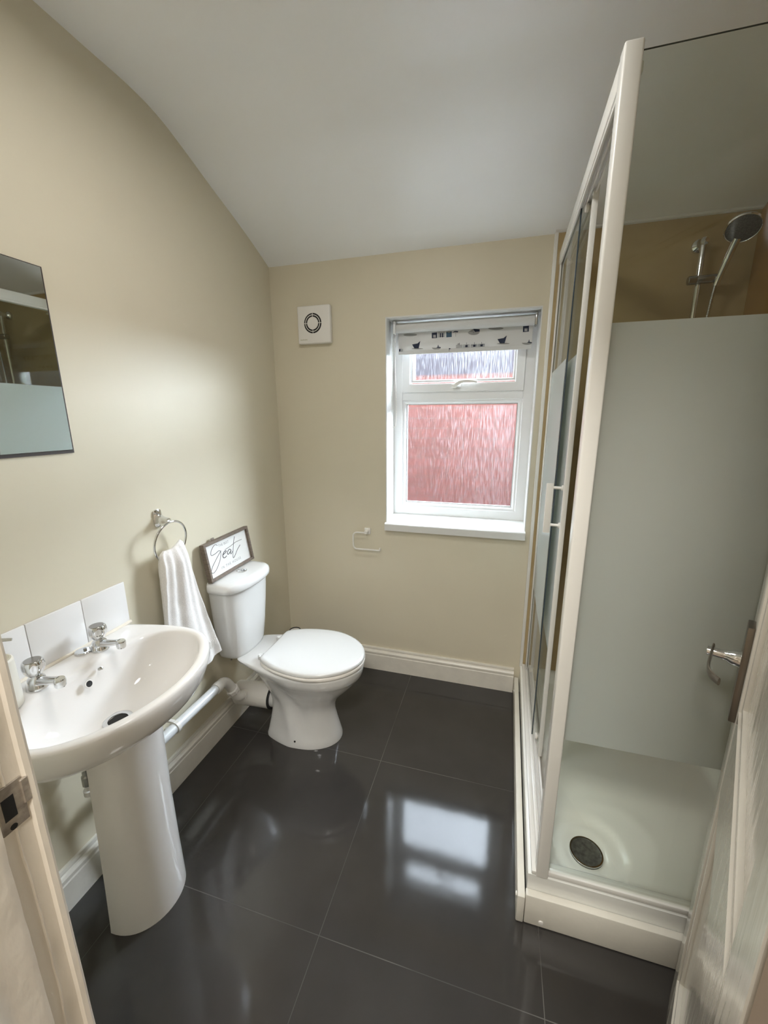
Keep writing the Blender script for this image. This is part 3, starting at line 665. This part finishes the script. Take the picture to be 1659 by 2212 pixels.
def seatring(xb, xf, hyb, hy, xm, z, n=96):
    H_ = [(xb, 0), (xb, hyb * .5), (xb, hyb * .86), (xb + .012, hyb * 1.08), (xb + (xm - xb) * .45, hyb + (hy - hyb) * .72), (xm, hy), (xm + (xf - xm) * .38, hy * .93), (xm + (xf - xm) * .72, hy * .69), (xm + (xf - xm) * .93, hy * .36), (xf, 0)]
    P_ = [(x, YT + y, 0) for x, y in H_] + [(x, YT - y, 0) for x, y in H_[-2:0:-1]]
    return [Vector((p_.x, p_.y, z)) for p_ in catmull(P_, n)]
b = MB(); b.loft([seatring(.232, .655, .115, .176, .43, .3955), seatring(.229, .661, .118, .181, .43, .399), seatring(.229, .662, .118, .182, .43, .409), seatring(.232, .659, .116, .179, .43, .4125)]); part(b, 'seat', mat('ivory_seat', (.83, .80, .74), .18), to, ang=50)
b = MB(); b.loft([seatring(.232, .657, .115, .177, .43, .4145), seatring(.229, .661, .118, .181, .43, .417), seatring(.229, .661, .118, .181, .43, .424), seatring(.232, .658, .115, .178, .43, .4285), seatring(.240, .648, .107, .168, .43, .4310), seatring(.28, .60, .085, .13, .43, .4335), seatring(.36, .50, .03, .05, .43, .4345)]); part(b, 'lid', M_seat, to, ang=50)
for s_ in (-1, 1):
    b = MB(); b.lathe([(0, 0), (.011, 0), (.011, .018), (.008, .022), (0, .022)], (.208, YT + s_ * .078, .394), (0, 0, 1), 20)
    b.tube([(.208, YT + s_ * .078, .410), (.240, YT + s_ * .078, .412)], .006, 10); b.tube([(.212, YT + s_ * .066, .411), (.212, YT + s_ * .094, .411)], .0055, 10)
    part(b, 'hinge', M_seat, to)
# cistern: bowed front, tapering down
def cis(hy, d, z, xb=.006, n=72, e=.42):
    out_ = []
    for i in range(n):
        a = 2 * math.pi * i / n; c, s_ = math.cos(a), math.sin(a)
        yy = YT + hy * math.copysign(abs(c) ** e, c)
        x_ = math.copysign(abs(s_) ** e, s_)
        bow = d * (1 - .16 * (abs(c) ** e) ** 2)
        out_.append(Vector((xb + bow * (x_ + 1) / 2 if x_ > 0 else xb + bow * (x_ + 1) / 2, yy, z)))
    return out_
b = MB(); b.loft([cis(.105, .118, .388), cis(.112, .126, .3935), cis(.118, .130, .41), cis(.128, .137, .48), cis(.140, .146, .60), cis(.147, .152, .700), cis(.148, .153, .718)]); part(b, 'cistern', M_toiletc, to, ang=50)
b = MB(); b.loft([cis(.149, .154, .716), cis(.157, .166, .718), cis(.160, .170, .724), cis(.160, .170, .738), cis(.157, .166, .749), cis(.149, .158, .7565), cis(.130, .138, .7600), cis(.06, .07, .7615, .04)]); part(b, 'cistern_lid', M_toiletc, to, ang=50)
b = MB(); b.lathe([(0, 0), (.0225, 0), (.0225, .003), (.0205, .0045), (.0195, .0035), (.0, .003)], (.085, YT + .012, .7610), (0, 0, 1), 36); fb = part(b, 'flush_button', M_chrome, to)
b = MB(); b.box(.085 - .019, .085 + .019, YT + .0112, YT + .0128, .7640, .7648); b.lathe([(0, 0), (.003, 0), (.003, .001), (0, .001)], (.092, YT + .018, .7643), (0, 0, 1), 10); part(b, 'button_split', M_dark, to)
b = MB(); b.tube([(.06, YT - .085, .39), (.06, YT - .085, .366)], .0035, 8); part(b, 'fixing_bolt', M_strike, to)
# outlet spigot
b = MB(); b.tube([(.27, YT, .150), (.225, YT, .148), (.196, YT, .146)], [.060, .050, .047], 28); part(b, 'outlet', M_toiletc, to)
# dark rubber gasket + soil pipe as its own thing
sp_ = empty('soil_pipe', (.1, YT, .14), 'thick white plastic soil pipe joining the toilet pan to the wall', 'pipe')
b = MB(); b.tube([(.210, YT, .147), (.203, YT, .147)], .060, 32); part(b, 'rubber_ring', M_blackrub, sp_)
b = MB(); b.tube([(.204, YT, .147), (.150, YT, .145), (.09, YT - .002, .140), (.02, YT - .005, .135), (.0205, YT - .005, .135)], [.0585, .058, .056, .054, .054], 32); part(b, 'connector', M_plastic, sp_)
# ================================================================== basin waste pipe
wp = empty('waste_pipe', (.05, 1.1, .29), 'white plastic waste pipe running along the left wall below the basin', 'pipe')
b = MB(); b.tube([(.05, .74, .292), (.05, 1.275, .290)], .0195, 24); part(b, 'straight_pipe', mat('bluish_white_plastic', (.78, .80, .80), .28), wp)
b = MB(); b.tube([(.05, 1.262, .290), (.05, 1.285, .290)], .0235, 24)
b.tube(catmull([(.05, 1.28, .290), (.05, 1.310, .289), (.052, 1.330, .275), (.056, 1.345, .25), (.060, 1.354, .225)], 16, closed=False), .0215, 20); part(b, 'elbow', M_plastic, wp)
b = MB(); ax = Vector((.006, .012, -.03)).normalized(); o_ = Vector((.0595, 1.352, .232))
b.lathe([(.020, 0), (.027, .002), (.029, .004), (.029, .020), (.027, .022), (.020, .024)], o_, ax, 8); b.lathe([(.021, .026), (.0245, .027), (.0245, .034), (.021, .035)], o_, ax, 24); part(b, 'compression_nut', M_plastic, wp, ang=20)
b = MB(); b.tube(catmull([(.063, 1.360, .207), (.067, 1.368, .186), (.072, 1.382, .172), (.078, 1.402, .168)], 14, closed=False), .0215, 20); b.tube([(.079, 1.396, .168), (.0805, 1.412, .166)], .0245, 24); part(b, 'lower_elbow', M_plastic, wp)
b = MB(); b.tube([(.05, 1.028, .291), (.05, 1.042, .291)], .0235, 24); b.box(.0, .05, 1.029, 1.041, .308, .316); b.box(.0, .05, 1.029, 1.041, .266, .274); part(b, 'pipe_clip', M_plastic, wp)
# supply pipes behind the pedestal
for yy, lab in ((.705, 'supply pipe with dark valve partly hidden behind the pedestal'),):
    sp2 = empty('supply_pipe', (.05, yy, .1), lab, 'pipe')
    b = MB(); b.tube([(.048, yy, .455), (.048, yy, .62)], .011, 14); part(b, 'copper_tail', M_copper, sp2)
    b = MB(); b.lathe([(.0, 0), (.014, 0), (.014, .03), (.010, .034), (.010, .06), (.016, .064), (.016, .088), (0, .09)], (.048, yy, .37), (0, 0, 1), 10); part(b, 'valve', M_dchrome, sp2, ang=20)
    b = MB(); b.tube([(.048, yy, .375), (.048, yy + .02, .25), (.048, yy + .05, .0)], .0095, 14); b.lathe([(.0095, 0), (.015, 0), (.015, .016), (.0095, .016)], (.048, yy, .335), (0, 0, 1), 20); part(b, 'lower_pipe', M_plastic, sp2)
# small capped pipe stub in the corner behind the toilet
cpn = empty('corner_pipe_stub', (.06, 1.95, .2), 'small white capped pipe with dark rim in the corner behind the toilet', 'pipe')
b = MB(); b.tube([(.062, 1.945, 0), (.062, 1.945, .200)], .030, 28); part(b, 'pipe', M_plastic, cpn)
b = MB(); b.lathe([(.030, 0), (.0335, 0), (.0335, .008), (.029, .010), (.029, .004)], (.062, 1.945, .196), (0, 0, 1), 28, cap=False); part(b, 'dark_rim', M_blackrub, cpn)

# ================================================================== framed sign
W_, H_ = .318, .165
sg = empty('framed_sign', (.045, 1.462, .7635), 'wood-framed white sign reading The Best Seat in the House on the cistern', 'sign')
tilt = math.atan2(.026, H_)
Zu = Vector((-math.sin(tilt), 0, math.cos(tilt))); Yu = Vector((-.030, 1, 0)).normalized(); Nn = Yu.cross(Zu); Nn.normalize()
if Nn.x < 0: Nn = -Nn
O_ = Vector((.058, 1.304, .7640))
def SG(u, v, n=0): return O_ + Yu * u + Zu * v + Nn * n
TF = Matrix(((Nn.x, Yu.x, Zu.x, O_.x), (Nn.y, Yu.y, Zu.y, O_.y), (Nn.z, Yu.z, Zu.z, O_.z), (0, 0, 0, 1)))
fw = .0125; dp = .022
for nm, (u0, u1, v0, v1) in (('frame_rail', (0, W_, 0, fw)), ('frame_rail', (0, W_, H_ - fw, H_)), ('frame_stile', (0, fw, fw, H_ - fw)), ('frame_stile', (W_ - fw, W_, fw, H_ - fw))):
    b = MB(); b.tf = TF; b.box(-dp, 0, u0, u1, v0, v1, .0012, 1); part(b, nm, M_frame, sg)
b = MB(); b.tf = TF; b.box(-.016, -.011, fw - .002, W_ - fw + .002, fw - .002, H_ - fw + .002); bd = part(b, 'board', M_sign, sg, smooth=False)
b = MB(); b.tf = TF; b.box(-.018, -.014, .07, .09, H_ - .002, H_ + .010, .002); part(b, 'hanger', M_frame, sg)
STR = [[(0.0951, 0.1358), (0.0865, 0.1423), (0.0729, 0.1415), (0.0542, 0.1297), (0.0442, 0.1169), (0.0465, 0.1069), (0.0693, 0.1066), (0.0955, 0.1119), (0.105, 0.1064), (0.1025, 0.0905), (0.0862, 0.0674), (0.0595, 0.0441), (0.0378, 0.0341), (0.0256, 0.0361), (0.0236, 0.0457), (0.0377, 0.0614), (0.0679, 0.0827), (0.0968, 0.1003), (0.1105, 0.1072)],
       [(0.1168, 0.0871), (0.1303, 0.0892), (0.1414, 0.0936), (0.1384, 0.0986), (0.1263, 0.0959), (0.1143, 0.0857), (0.1142, 0.0743), (0.1251, 0.071), (0.1378, 0.0747)],
       [(0.1736, 0.0911), (0.1667, 0.0963), (0.1538, 0.0925), (0.1455, 0.083), (0.1522, 0.0777), (0.1658, 0.0826), (0.1758, 0.0902)], [(0.1758, 0.0902), (0.1668, 0.077), (0.1727, 0.0733), (0.1822, 0.0812)],
       [(0.2203, 0.1406), (0.2081, 0.1231), (0.1965, 0.099), (0.1818, 0.0683), (0.1792, 0.051), (0.1943, 0.0579), (0.2193, 0.0771), (0.2466, 0.0918)],
       [(0.1354, 0.1036), (0.1756, 0.107), (0.217, 0.1134), (0.267, 0.1128)]]
b = MB()
for st_, r_ in zip(STR, (.0011, .0016, .0016, .0014, .0012, .0010)):
    b.tube([SG(p_.x, p_.y, -.0108) for p_ in catmull([(u, v, 0) for u, v in st_], len(st_) * 6, closed=False)], r_, 8)
def text_mesh(txt, size, u, v, spacing=1.0, b=None):
    cu = bpy.data.curves.new('txt', 'FONT'); cu.body = txt; cu.size = size; cu.space_character = spacing; cu.extrude = .0
    ob = bpy.data.objects.new('txt', cu); COL.objects.link(ob); bpy.context.view_layer.update()
    me = bpy.data.meshes.new_from_object(ob.evaluated_get(bpy.context.evaluated_depsgraph_get()))
    vs = [b.bm.verts.new(SG(u + q.co.x, v + q.co.y, -.0107)) for q in me.vertices]
    for pg in me.polygons:
        f_ = b.face([vs[i] for i in pg.vertices])
    COL.objects.unlink(ob); bpy.data.objects.remove(ob); bpy.data.curves.remove(cu); bpy.data.meshes.remove(me)
b.mi = 1
text_mesh('THE BEST', .0155, .100, .1265, 1.12, b); text_mesh('IN THE HOUSE', .0160, .088, .0300, 1.42, b)
part(b, 'lettering', [M_ink, M_ink2], bd, smooth=False)

# ================================================================== SHOWER
def EW(p_):   # slight skew of the real enclosure: the long side drifts with depth
    return Vector((p_.x + .018 * max(0, p_.y - .96), p_.y, p_.z))
def sk(p_): return EW(p_)
trr = empty('shower_tray', (1.68, 1.47, 0), 'white rectangular shower tray with round chrome drain, right of the floor', 'shower tray')
TX0, TX1, TY0, TY1 = 1.322, XR - .002, .965, D - .002
b = MB()
NXg, NYg = 70, 90; gv = []
def tz(x, y):
    e = min(x - TX0, TX1 - x, y - TY0, TY1 - y); wd = .055
    if e < .006: z = .160 + .005 * (e / .006)
    elif e < wd - .018: z = .165
    elif e < wd + .02:
        k = (e - wd + .018) / .038; k = k * k * (3 - 2 * k); z = .165 - .035 * k
    else: z = .130
    dx, dy = x - 1.503, y - 1.115; r_ = math.hypot(dx, dy)
    if z < .1301:
        z -= .004 * max(0, 1 - r_ / .6)
        k = min(1, max(0, (r_ - .095) / .028)); k = k * k * (3 - 2 * k); z -= .013 * (1 - k)
        k = min(1, max(0, (r_ - .052) / .016)); z -= .008 * (1 - k)
        # raised shoulder sweeping round the drain
        a = math.atan2(dy, dx); q = math.exp(-((r_ - .165 - .05 * math.sin(a * 2 + .4)) / .03) ** 2); z += .004 * q
    return z
for i in range(NXg + 1):
    for j in range(NYg + 1):
        x = TX0 + (TX1 - TX0) * i / NXg; y = TY0 + (TY1 - TY0) * j / NYg; gv.append(b.v((x, y, tz(x, y))))
gi = lambda i, j: gv[i * (NYg + 1) + j]
for i in range(NXg):
    for j in range(NYg): b.face([gi(i, j), gi(i + 1, j), gi(i + 1, j + 1), gi(i, j + 1)])
bd_ = [gi(i, 0) for i in range(NXg + 1)] + [gi(NXg, j) for j in range(1, NYg + 1)] + [gi(i, NYg) for i in range(NXg - 1, -1, -1)] + [gi(0, j) for j in range(NYg - 1, 0, -1)]
lo = [b.v((v.co.x, v.co.y, .075)) for v in bd_]
for i in range(len(bd_)): b.face([bd_[i], lo[i], lo[(i + 1) % len(bd_)], bd_[(i + 1) % len(bd_)]])
b.face(lo)
part(b, 'tray_basin', M_tray, trr, warp=sk, ang=50)
b = MB(); b.lathe([(0, .0), (.046, .0), (.0475, .002), (.047, .005), (.043, .007), (.041, .0062), (0, .009)], (1.505, 1.115, .104), (0, 0, 1), 40); dr = part(b, 'drain_cover', mat('scuffed_drain_metal', (.20, .20, .18), .35, metal=.5, noise_amt=.5, noise_scale=90), trr)
b = MB(); b.lathe([(.0435, .0), (.0475, .0), (.0475, .003), (.0435, .0035), (.0435, 0)], (1.505, 1.115, .1105), (0, 0, 1), 40, cap=False); part(b, 'drain_rim', M_chrome, trr)
# riser boards
rb = trr
b = MB(); b.box(1.319, XR - .002, .944, .9645, .003, .108, .003); rb = part(b, 'front_riser_board', M_board, trr)
b = MB(); b.lathe([(0, 0), (.007, 0), (.006, .003), (0, .004)], (1.365, .9442, .022), (0, -1, 0), 16); part(b, 'screw_cap', M_plastic, rb)
rs = trr
b = MB(); b.box(1.2965, 1.3175, .942, D - .022, .003, .098, .003); rs = part(b, 'side_riser_board', M_board, trr, warp=sk)
for yy in (.965, 1.90):
    b = MB(); b.lathe([(0, 0), (.006, 0), (.005, .003), (0, .004)], (1.2966 + (.018 * max(0, yy - .96)), yy, .075), (-1, 0, 0), 16); part(b, 'screw_cap', M_plastic, rs)

# wall panels
pb = empty('shower_wall_panel', (1.7, D, 1.1), 'tan waterproof panel on the back wall inside the shower', 'wall panel')
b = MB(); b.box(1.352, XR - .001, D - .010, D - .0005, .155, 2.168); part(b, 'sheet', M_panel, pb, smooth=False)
b = MB(); b.box(1.337, 1.352, D - .013, D - .0005, .155, 2.172, .002); part(b, 'edge_trim', M_enam, pb)
b = MB(); b.tube([(1.34, D - .008, 2.176), (XR - .003, D - .008, 2.176)], .010, 10); part(b, 'top_sealant', M_reveal, pb)
pb2 = empty('shower_wall_panel', (XR, 1.5, 1.1), 'darker brown waterproof panel on the right wall inside the shower', 'wall panel')
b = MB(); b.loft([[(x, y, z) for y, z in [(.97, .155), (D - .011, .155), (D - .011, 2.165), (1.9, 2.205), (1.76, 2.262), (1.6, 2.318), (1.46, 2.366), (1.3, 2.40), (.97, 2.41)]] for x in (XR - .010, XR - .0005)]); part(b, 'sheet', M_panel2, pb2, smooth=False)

# enclosure
en = empty('shower_enclosure', (1.36, 1.4, .165), 'white framed glass shower enclosure with frosted band and sliding door', 'shower enclosure')
ZT = 2.074; PX0, PX1, PY0, PY1 = 1.3415, 1.3735, .958, .992
b = MB(); b.box(PX0, PX1, PY0, PY1, .164, ZT, .004, 3); part(b, 'corner_post', M_enam, en)
EY1 = D - .014
b = MB()   # top rail, follows the long side, flush with post top
b.box(1.343, 1.378, PY1 - .003, EY1, ZT - .046, ZT, .003); b.box(1.346, 1.350, PY1, EY1, ZT - .056, ZT - .046); b.box(1.360, 1.364, PY1, EY1, ZT - .054, ZT - .046); b.box(1.373, 1.377, PY1, EY1, ZT - .056, ZT - .046)
part(b, 'top_rail', M_enam, en, warp=lambda p_: Vector((sk(p_).x, p_.y, p_.z + .018 * (p_.y - .97))), ang=25)
b = MB(); b.box(1.330, 1.345, PY1 - .03, EY1, .1655, .178, .002); b.box(1.345, 1.372, PY1 - .02, EY1, .1655, .171, .001); b.box(1.3525, 1.3565, PY1 - .02, EY1, .171, .186, .001); b.box(1.371, 1.378, PY1 - .02, EY1, .1655, .186, .002); b.box(1.3625, 1.3655, PY1, EY1, .171, .183)
part(b, 'bottom_track', M_enam, en, warp=sk, ang=25)
b = MB(); b.box(1.346, 1.352, D - .050, D - .0135, .172, ZT + .01, .002); b.box(1.366, 1.374, D - .048, D - .0135, .172, ZT + .01, .002); b.box(1.352, 1.366, D - .030, D - .0135, .172, ZT + .01, .001)
part(b, 'wall_channel', M_enam, en, warp=sk)
# fixed side panel
GZ0, GZ1, FZ0, FZ1 = .186, ZT - .05, .622, 1.616
def pane(nm, x0, x1, y0, y1, z0, z1, mt, par, wp_=sk):
    b = MB()
    if mt is M_frost: b.sheet(x0, x1, y0, y1, z0, z1, 0); mt = [M_frost_lit, M_clear]
    else: b.box(x0, x1, y0, y1, z0, z1)
    return part(b, nm, mt, par, warp=wp_, smooth=False)
fp = pane('fixed_side_glass', 1.353, 1.3565, 1.490, D - .03, GZ0, ZT - .03, M_glass, en)
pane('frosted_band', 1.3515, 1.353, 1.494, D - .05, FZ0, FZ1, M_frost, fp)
b = MB(); b.box(1.3525, 1.3570, 1.4872, 1.4905, GZ0, ZT - .03, .001); part(b, 'dark_glass_edge', mat('dark_seal_edge', (.05, .07, .085), .15), fp, warp=sk)
# sliding door, slid back
sd = pane('sliding_door', 1.3715, 1.3755, 1.388, 1.945, GZ0 + .008, ZT - .045, M_glass, en)
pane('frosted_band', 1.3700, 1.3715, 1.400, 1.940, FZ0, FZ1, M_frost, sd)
b = MB(); b.box(1.368, 1.384, 1.376, 1.392, GZ0 + .002, ZT - .010, .003); part(b, 'door_stile', M_enam, sd, warp=sk)
for z in (ZT - .050, GZ0 + .024):
    for yy in (1.455, 1.90):
        b = MB(); b.lathe([(0, 0), (.011, 0), (.012, .003), (.012, .008), (.007, .010), (0, .011)], (1.3705, yy, z), (-1, 0, 0), 20); b.tube([(1.3705, yy, z), (1.392, yy, z)], .006, 12)
        part(b, 'roller', M_plastic, sd, warp=sk)
b = MB(); b.box(1.319, 1.341, 1.404, 1.414, 1.052, 1.220, .002)
for z in (1.080, 1.206):
    b.tube([(1.336, 1.410, z), (1.369, 1.404, z)], .0050, 14); b.lathe([(.0055, 0), (.010, .003), (.010, .006), (0, .006)], (1.3635, 1.405, z), (1, 0, 0), 20)
part(b, 'pull_handle', M_enam, sd, warp=sk)
# front panel
frp = empty('x', (0, 0, 0)); bpy.data.objects.remove(frp)
b = MB(); b.box(PX1 - .003, XR - .001, .972, .977, .180, ZT - .010); fg = part(b, 'front_glass', M_glass, en, smooth=False)
b = MB(); b.box(PX1, XR - .001, .9735, .9755, ZT - .0105, ZT - .0092); part(b, 'polished_top_edge', mat('dark_green_glass_edge', (.03, .035, .03), .2), fg, smooth=False)
b = MB(); b.sheet(PX1 + .0, XR - .012, .9705, .972, FZ0, FZ1, 1); part(b, 'frosted_band', [M_frost, M_clear], fg, smooth=False)
b = MB(); b.box(PX1 - .003, XR - .001, .966, .984, .1655, .182, .003); part(b, 'front_bottom_rail', M_enam, en)
b = MB(); b.box(PX1, PX1 + .006, .978, .988, ZT - .040, ZT - .022, .002); part(b, 'corner_clip', M_enam, en)

# shower fittings
sr = empty('shower_riser', (1.86, D - .011, 1.0), 'chrome shower riser rail with handset on the back shower wall', 'shower')
RX, RYY = 1.858, D - .062
b = MB(); b.tube([(RX, RYY, 1.30), (RX - .004, RYY, 2.075)], .0095, 18); part(b, 'rail', M_chrome, sr)
for z in (2.062, 1.32):
    b = MB(); b.lathe([(0, 0), (.024, 0), (.025, .004), (.023, .012), (.016, .018), (.012, .024), (.012, .046), (.0135, .050), (.0135, .062), (0, .064)], (RX - .004, D - .010, z), (0, -1, 0), 28); part(b, 'wall_bracket', M_chrome, sr)
b = MB(); zz = 1.930
b.lathe([(0, 0), (.0135, 0), (.0155, .002), (.0155, .026), (.0140, .028), (.0145, .030), (.0155, .090), (.0145, .096), (0, .098)], (RX - .042, RYY - .012, zz), (1, 0, .02), 28); part(b, 'slider', M_dchrome, sr)
hs = [(RX + .048, RYY - .020, 1.905), (RX + .054, RYY - .034, 1.945), (RX + .060, RYY - .064, 2.000), (RX + .064, RYY - .088, 2.035)]
b = MB(); b.tube(catmull(hs, 20, closed=False), [.0095 + .003 * (i / 20) for i in range(21)], 18); part(b, 'handset', M_chrome, sr)
hc = Vector((RX + .066, RYY - .110, 2.060)); hax = Vector((-.18, -.55, -.80)).normalized()
b = MB(); b.lathe([(0, -.016), (.022, -.016), (.045, -.008), (.0515, .001), (.0525, .006), (.050, .010), (.048, .0095)], hc, hax, 40, cap=False); part(b, 'head_shell', M_chrome, sr)
b = MB(); b.lathe([(.0485, .009), (.046, .0105), (0, .0115)], hc, hax, 40); part(b, 'spray_face', M_nozzle, sr)
b = MB(); hose = catmull([(RX + .048, RYY - .018, 1.912), (RX + .040, RYY - .018, 1.82), (RX + .030, RYY - .022, 1.65), (RX + .040, RYY - .03, 1.35), (RX + .09, RYY - .03, 1.05), (RX + .06, RYY - .01, .92), (RX, RYY + .02, 1.10)], 420, closed=False)
b.tube(hose, [.0064 if i % 3 else .0048 for i in range(421)], 10); part(b, 'hose', M_chrome, sr, ang=60)
mv = empty('shower_valve', (RX, D - .01, 1.13), 'chrome shower mixer valve behind the frosted glass below the riser', 'shower valve')
b = MB(); b.tube([(RX - .13, D - .05, 1.13), (RX + .13, D - .05, 1.13)], .022, 24); b.lathe([(.01, 0), (.024, 0), (.024, .03)], (RX - .07, D - .01, 1.13), (0, -1, 0), 20); b.lathe([(.01, 0), (.024, 0), (.024, .03)], (RX + .07, D - .01, 1.13), (0, -1, 0), 20); part(b, 'body', M_chrome, mv)
for s_ in (-1, 1):
    b = MB(); b.lathe([(.022, 0), (.027, .004), (.027, .04), (0, .044)], (RX + s_ * .13, D - .05, 1.13), (s_, 0, 0), 16); part(b, 'control_knob', M_plastic, mv)

# ================================================================== door frame & door
tl_ = empty('trim_1', (.66, .2, 0), kind='structure')
JX = .670
b = MB(); jp = [(.63, .128), (JX + .030, .128), (JX + .030, .168), (JX + .024, .176), (JX + .020, .186), (JX + .020, .206), (JX + .016, .2145), (JX + .004, .217), (JX, .2205), (JX, .2330), (JX + .0012, .2345), (JX, .2362), (JX, .2500), (JX + .0035, .2525), (JX + .0035, .2585), (JX + .001, .262), (JX - .055, .262), (JX - .055, .250), (.63, .250)]
zs = [0] + [i * .02 for i in range(1, 101)]
rings = []
for z in zs:
    w_ = .0012 * noise.noise(Vector((1.3, 4.2, z * 9))) + .0008 * noise.noise(Vector((7.3, 1.2, z * 31)))
    w2 = .0045 * noise.noise(Vector((2.3, 9.2, z * 4))) + .0016 * noise.noise(Vector((3.3, 5.2, z * 24))); w3 = .0012 * noise.noise(Vector((8.1, 2.2, z * 14)))
    rings.append([(x + (w_ if x > JX - .01 else 0) + (w3 if x == JX + .0012 else 0), y + (w_ * 1.2 if .20 < y < .23 else 0) + (w2 if .232 < y < .238 else 0), z) for x, y in jp])
b.loft(rings); part(b, 'jamb_lining', M_jamb, tl_, ang=30)
stz = 1.015
b = MB(); b.box(JX - .0005, JX + .0022, .2215, .2485, stz - .034, stz + .024, .0008, 1)
b.box(JX - .0002, JX + .0045, .2455, .2535, stz - .012, stz + .020, .001, 1)
sk_ = part(b, 'strike_plate', M_strike, tl_)
b = MB(); b.box(JX + .0018, JX + .0026, .226, .238, stz - .018, stz + .010); b.lathe([(0, 0), (.0035, 0), (.0035, .001), (0, .001)], (JX + .0021, .232, stz - .029), (1, 0, 0), 12); part(b, 'latch_hole', M_dark, sk_)
t2 = empty('trim_2', (1.37, .2, 0), kind='structure')
RJ = 1.360
M_jamb_shade = mat('shaded_jamb_paint', (0.26, 0.205, 0.155), 0.6, noise_amt=.1)  # brown stands for shade on this jamb, put into the colour
b = MB(); b.loft([[(x, y, z) for x, y in [(1.40, .128), (RJ - .002, .128), (RJ - .002, .20), (RJ + .001, .21), (RJ + .001, .2515), (1.40, .262), (1.44, .262), (1.44, .25), (1.40, .25)]] for z in (0, 2.0)]); part(b, 'jamb_lining', M_jamb_shade, t2, ang=30)
b = MB(); b.box(.63, 1.40, .128, .262, 2.0, 2.03); part(b, 'head_lining', M_jamb, t2)

HX, HY = 1.366, .264
dang = math.atan2(.899, .438)
dr_ = empty('door_1', (HX, HY, 0), kind='structure', rz=dang)
LM = dr_.matrix_basis.copy(); LM = Matrix.Translation((HX, HY, 0)) @ Matrix.Rotation(dang, 4, 'Z')
def dpart(b, nm, mt, par=None, **k):
    return part(b, nm, mt, par or dr_, **k)
LW = .690
b = MB(); b.tf = LM
# stiles, rails, recessed panels (hall face at local y = 0, thickness to -.038)
sw = .098
b.box(0, sw, -.038, 0, .008, 1.985, .0015, 1); b.box(LW - sw, LW, -.038, 0, .008, 1.985, .0025, 2)
for z0, z1 in ((.008, .20), (.72, .90), (1.87, 1.985)): b.box(sw, LW - sw, -.0375, -.0005, z0, z1)
dpart(b, 'stiles_and_rails', M_gloss)
for z0, z1 in ((.20, .72), (.90, 1.87)):
    b = MB(); b.tf = LM
    b.box(sw, LW - sw, -.028, -.012, z0, z1)
    for u0, u1, v0, v1 in ((sw, sw + .014, z0, z1), (LW - sw - .014, LW - sw, z0, z1), (sw, LW - sw, z0, z0 + .014), (sw, LW - sw, z1 - .014, z1)): b.box(u0, u1, -.014, -.004, v0, v1, .003, 2)
    dpart(b, 'door_panel', M_gloss)
b = MB(); b.tf = LM; pu = LW - .060; pz = .985
b.box(pu - .021, pu + .021, 0, .0105, pz - .122, pz + .075, .0015, 2); bp_ = dpart(b, 'handle_backplate', M_pewter)
b = MB(); b.tf = LM; b.lathe([(.016, .0), (.015, .012), (.0105, .020), (.0092, .030), (.0092, .050)], (pu, .010, pz), (0, 1, 0), 24)
dpart(b, 'handle_neck', M_chrome, bp_)
b = MB(); b.tf = LM
lv = catmull([(pu + .010, .052, pz + .006), (pu - .02, .053, pz + .004), (pu - .06, .054, pz), (pu - .085, .050, pz - .003), (pu - .103, .036, pz - .004)], 28, closed=False)
rings = []
for i, c in enumerate(lv):
    hw = .0075; th = .0026; dv = lv[min(i + 1, 28)] - lv[max(i - 1, 0)]; dv.z = 0; dv.normalize(); nx, ny = -dv.y, dv.x
    rings.append([(c.x + nx * th * math.cos(a), c.y + ny * th * math.cos(a), c.z + hw * math.sin(a)) for a in [2 * math.pi * q / 16 for q in range(16)]])
b.loft(rings); dpart(b, 'lever', M_pewter, bp_)

# ================================================================== added fill lamps (unseen fittings above the frame and in the hall)
def fill_lampfit(nm, x, y, z, r, label):
    o = empty(nm, (x, y, z), label, 'ceiling light')
    b = MB(); b.lathe([(0, 0), (r * 1.08, 0), (r * 1.10, -.012), (r * 1.02, -.020), (r * 1.0, -.012), (0, -.012)], (x, y, z), (0, 0, 1), 40); part(b, 'base', M_plastic, o)
fill_lampfit('fill_lamp', .76, .84, 2.434, .16, 'added round white lamp out of view, filling the bathroom with light')
fill_lampfit('fill_lamp', 1.05, -.45, 2.42, .20, 'added round white lamp out of view, filling from the hall')
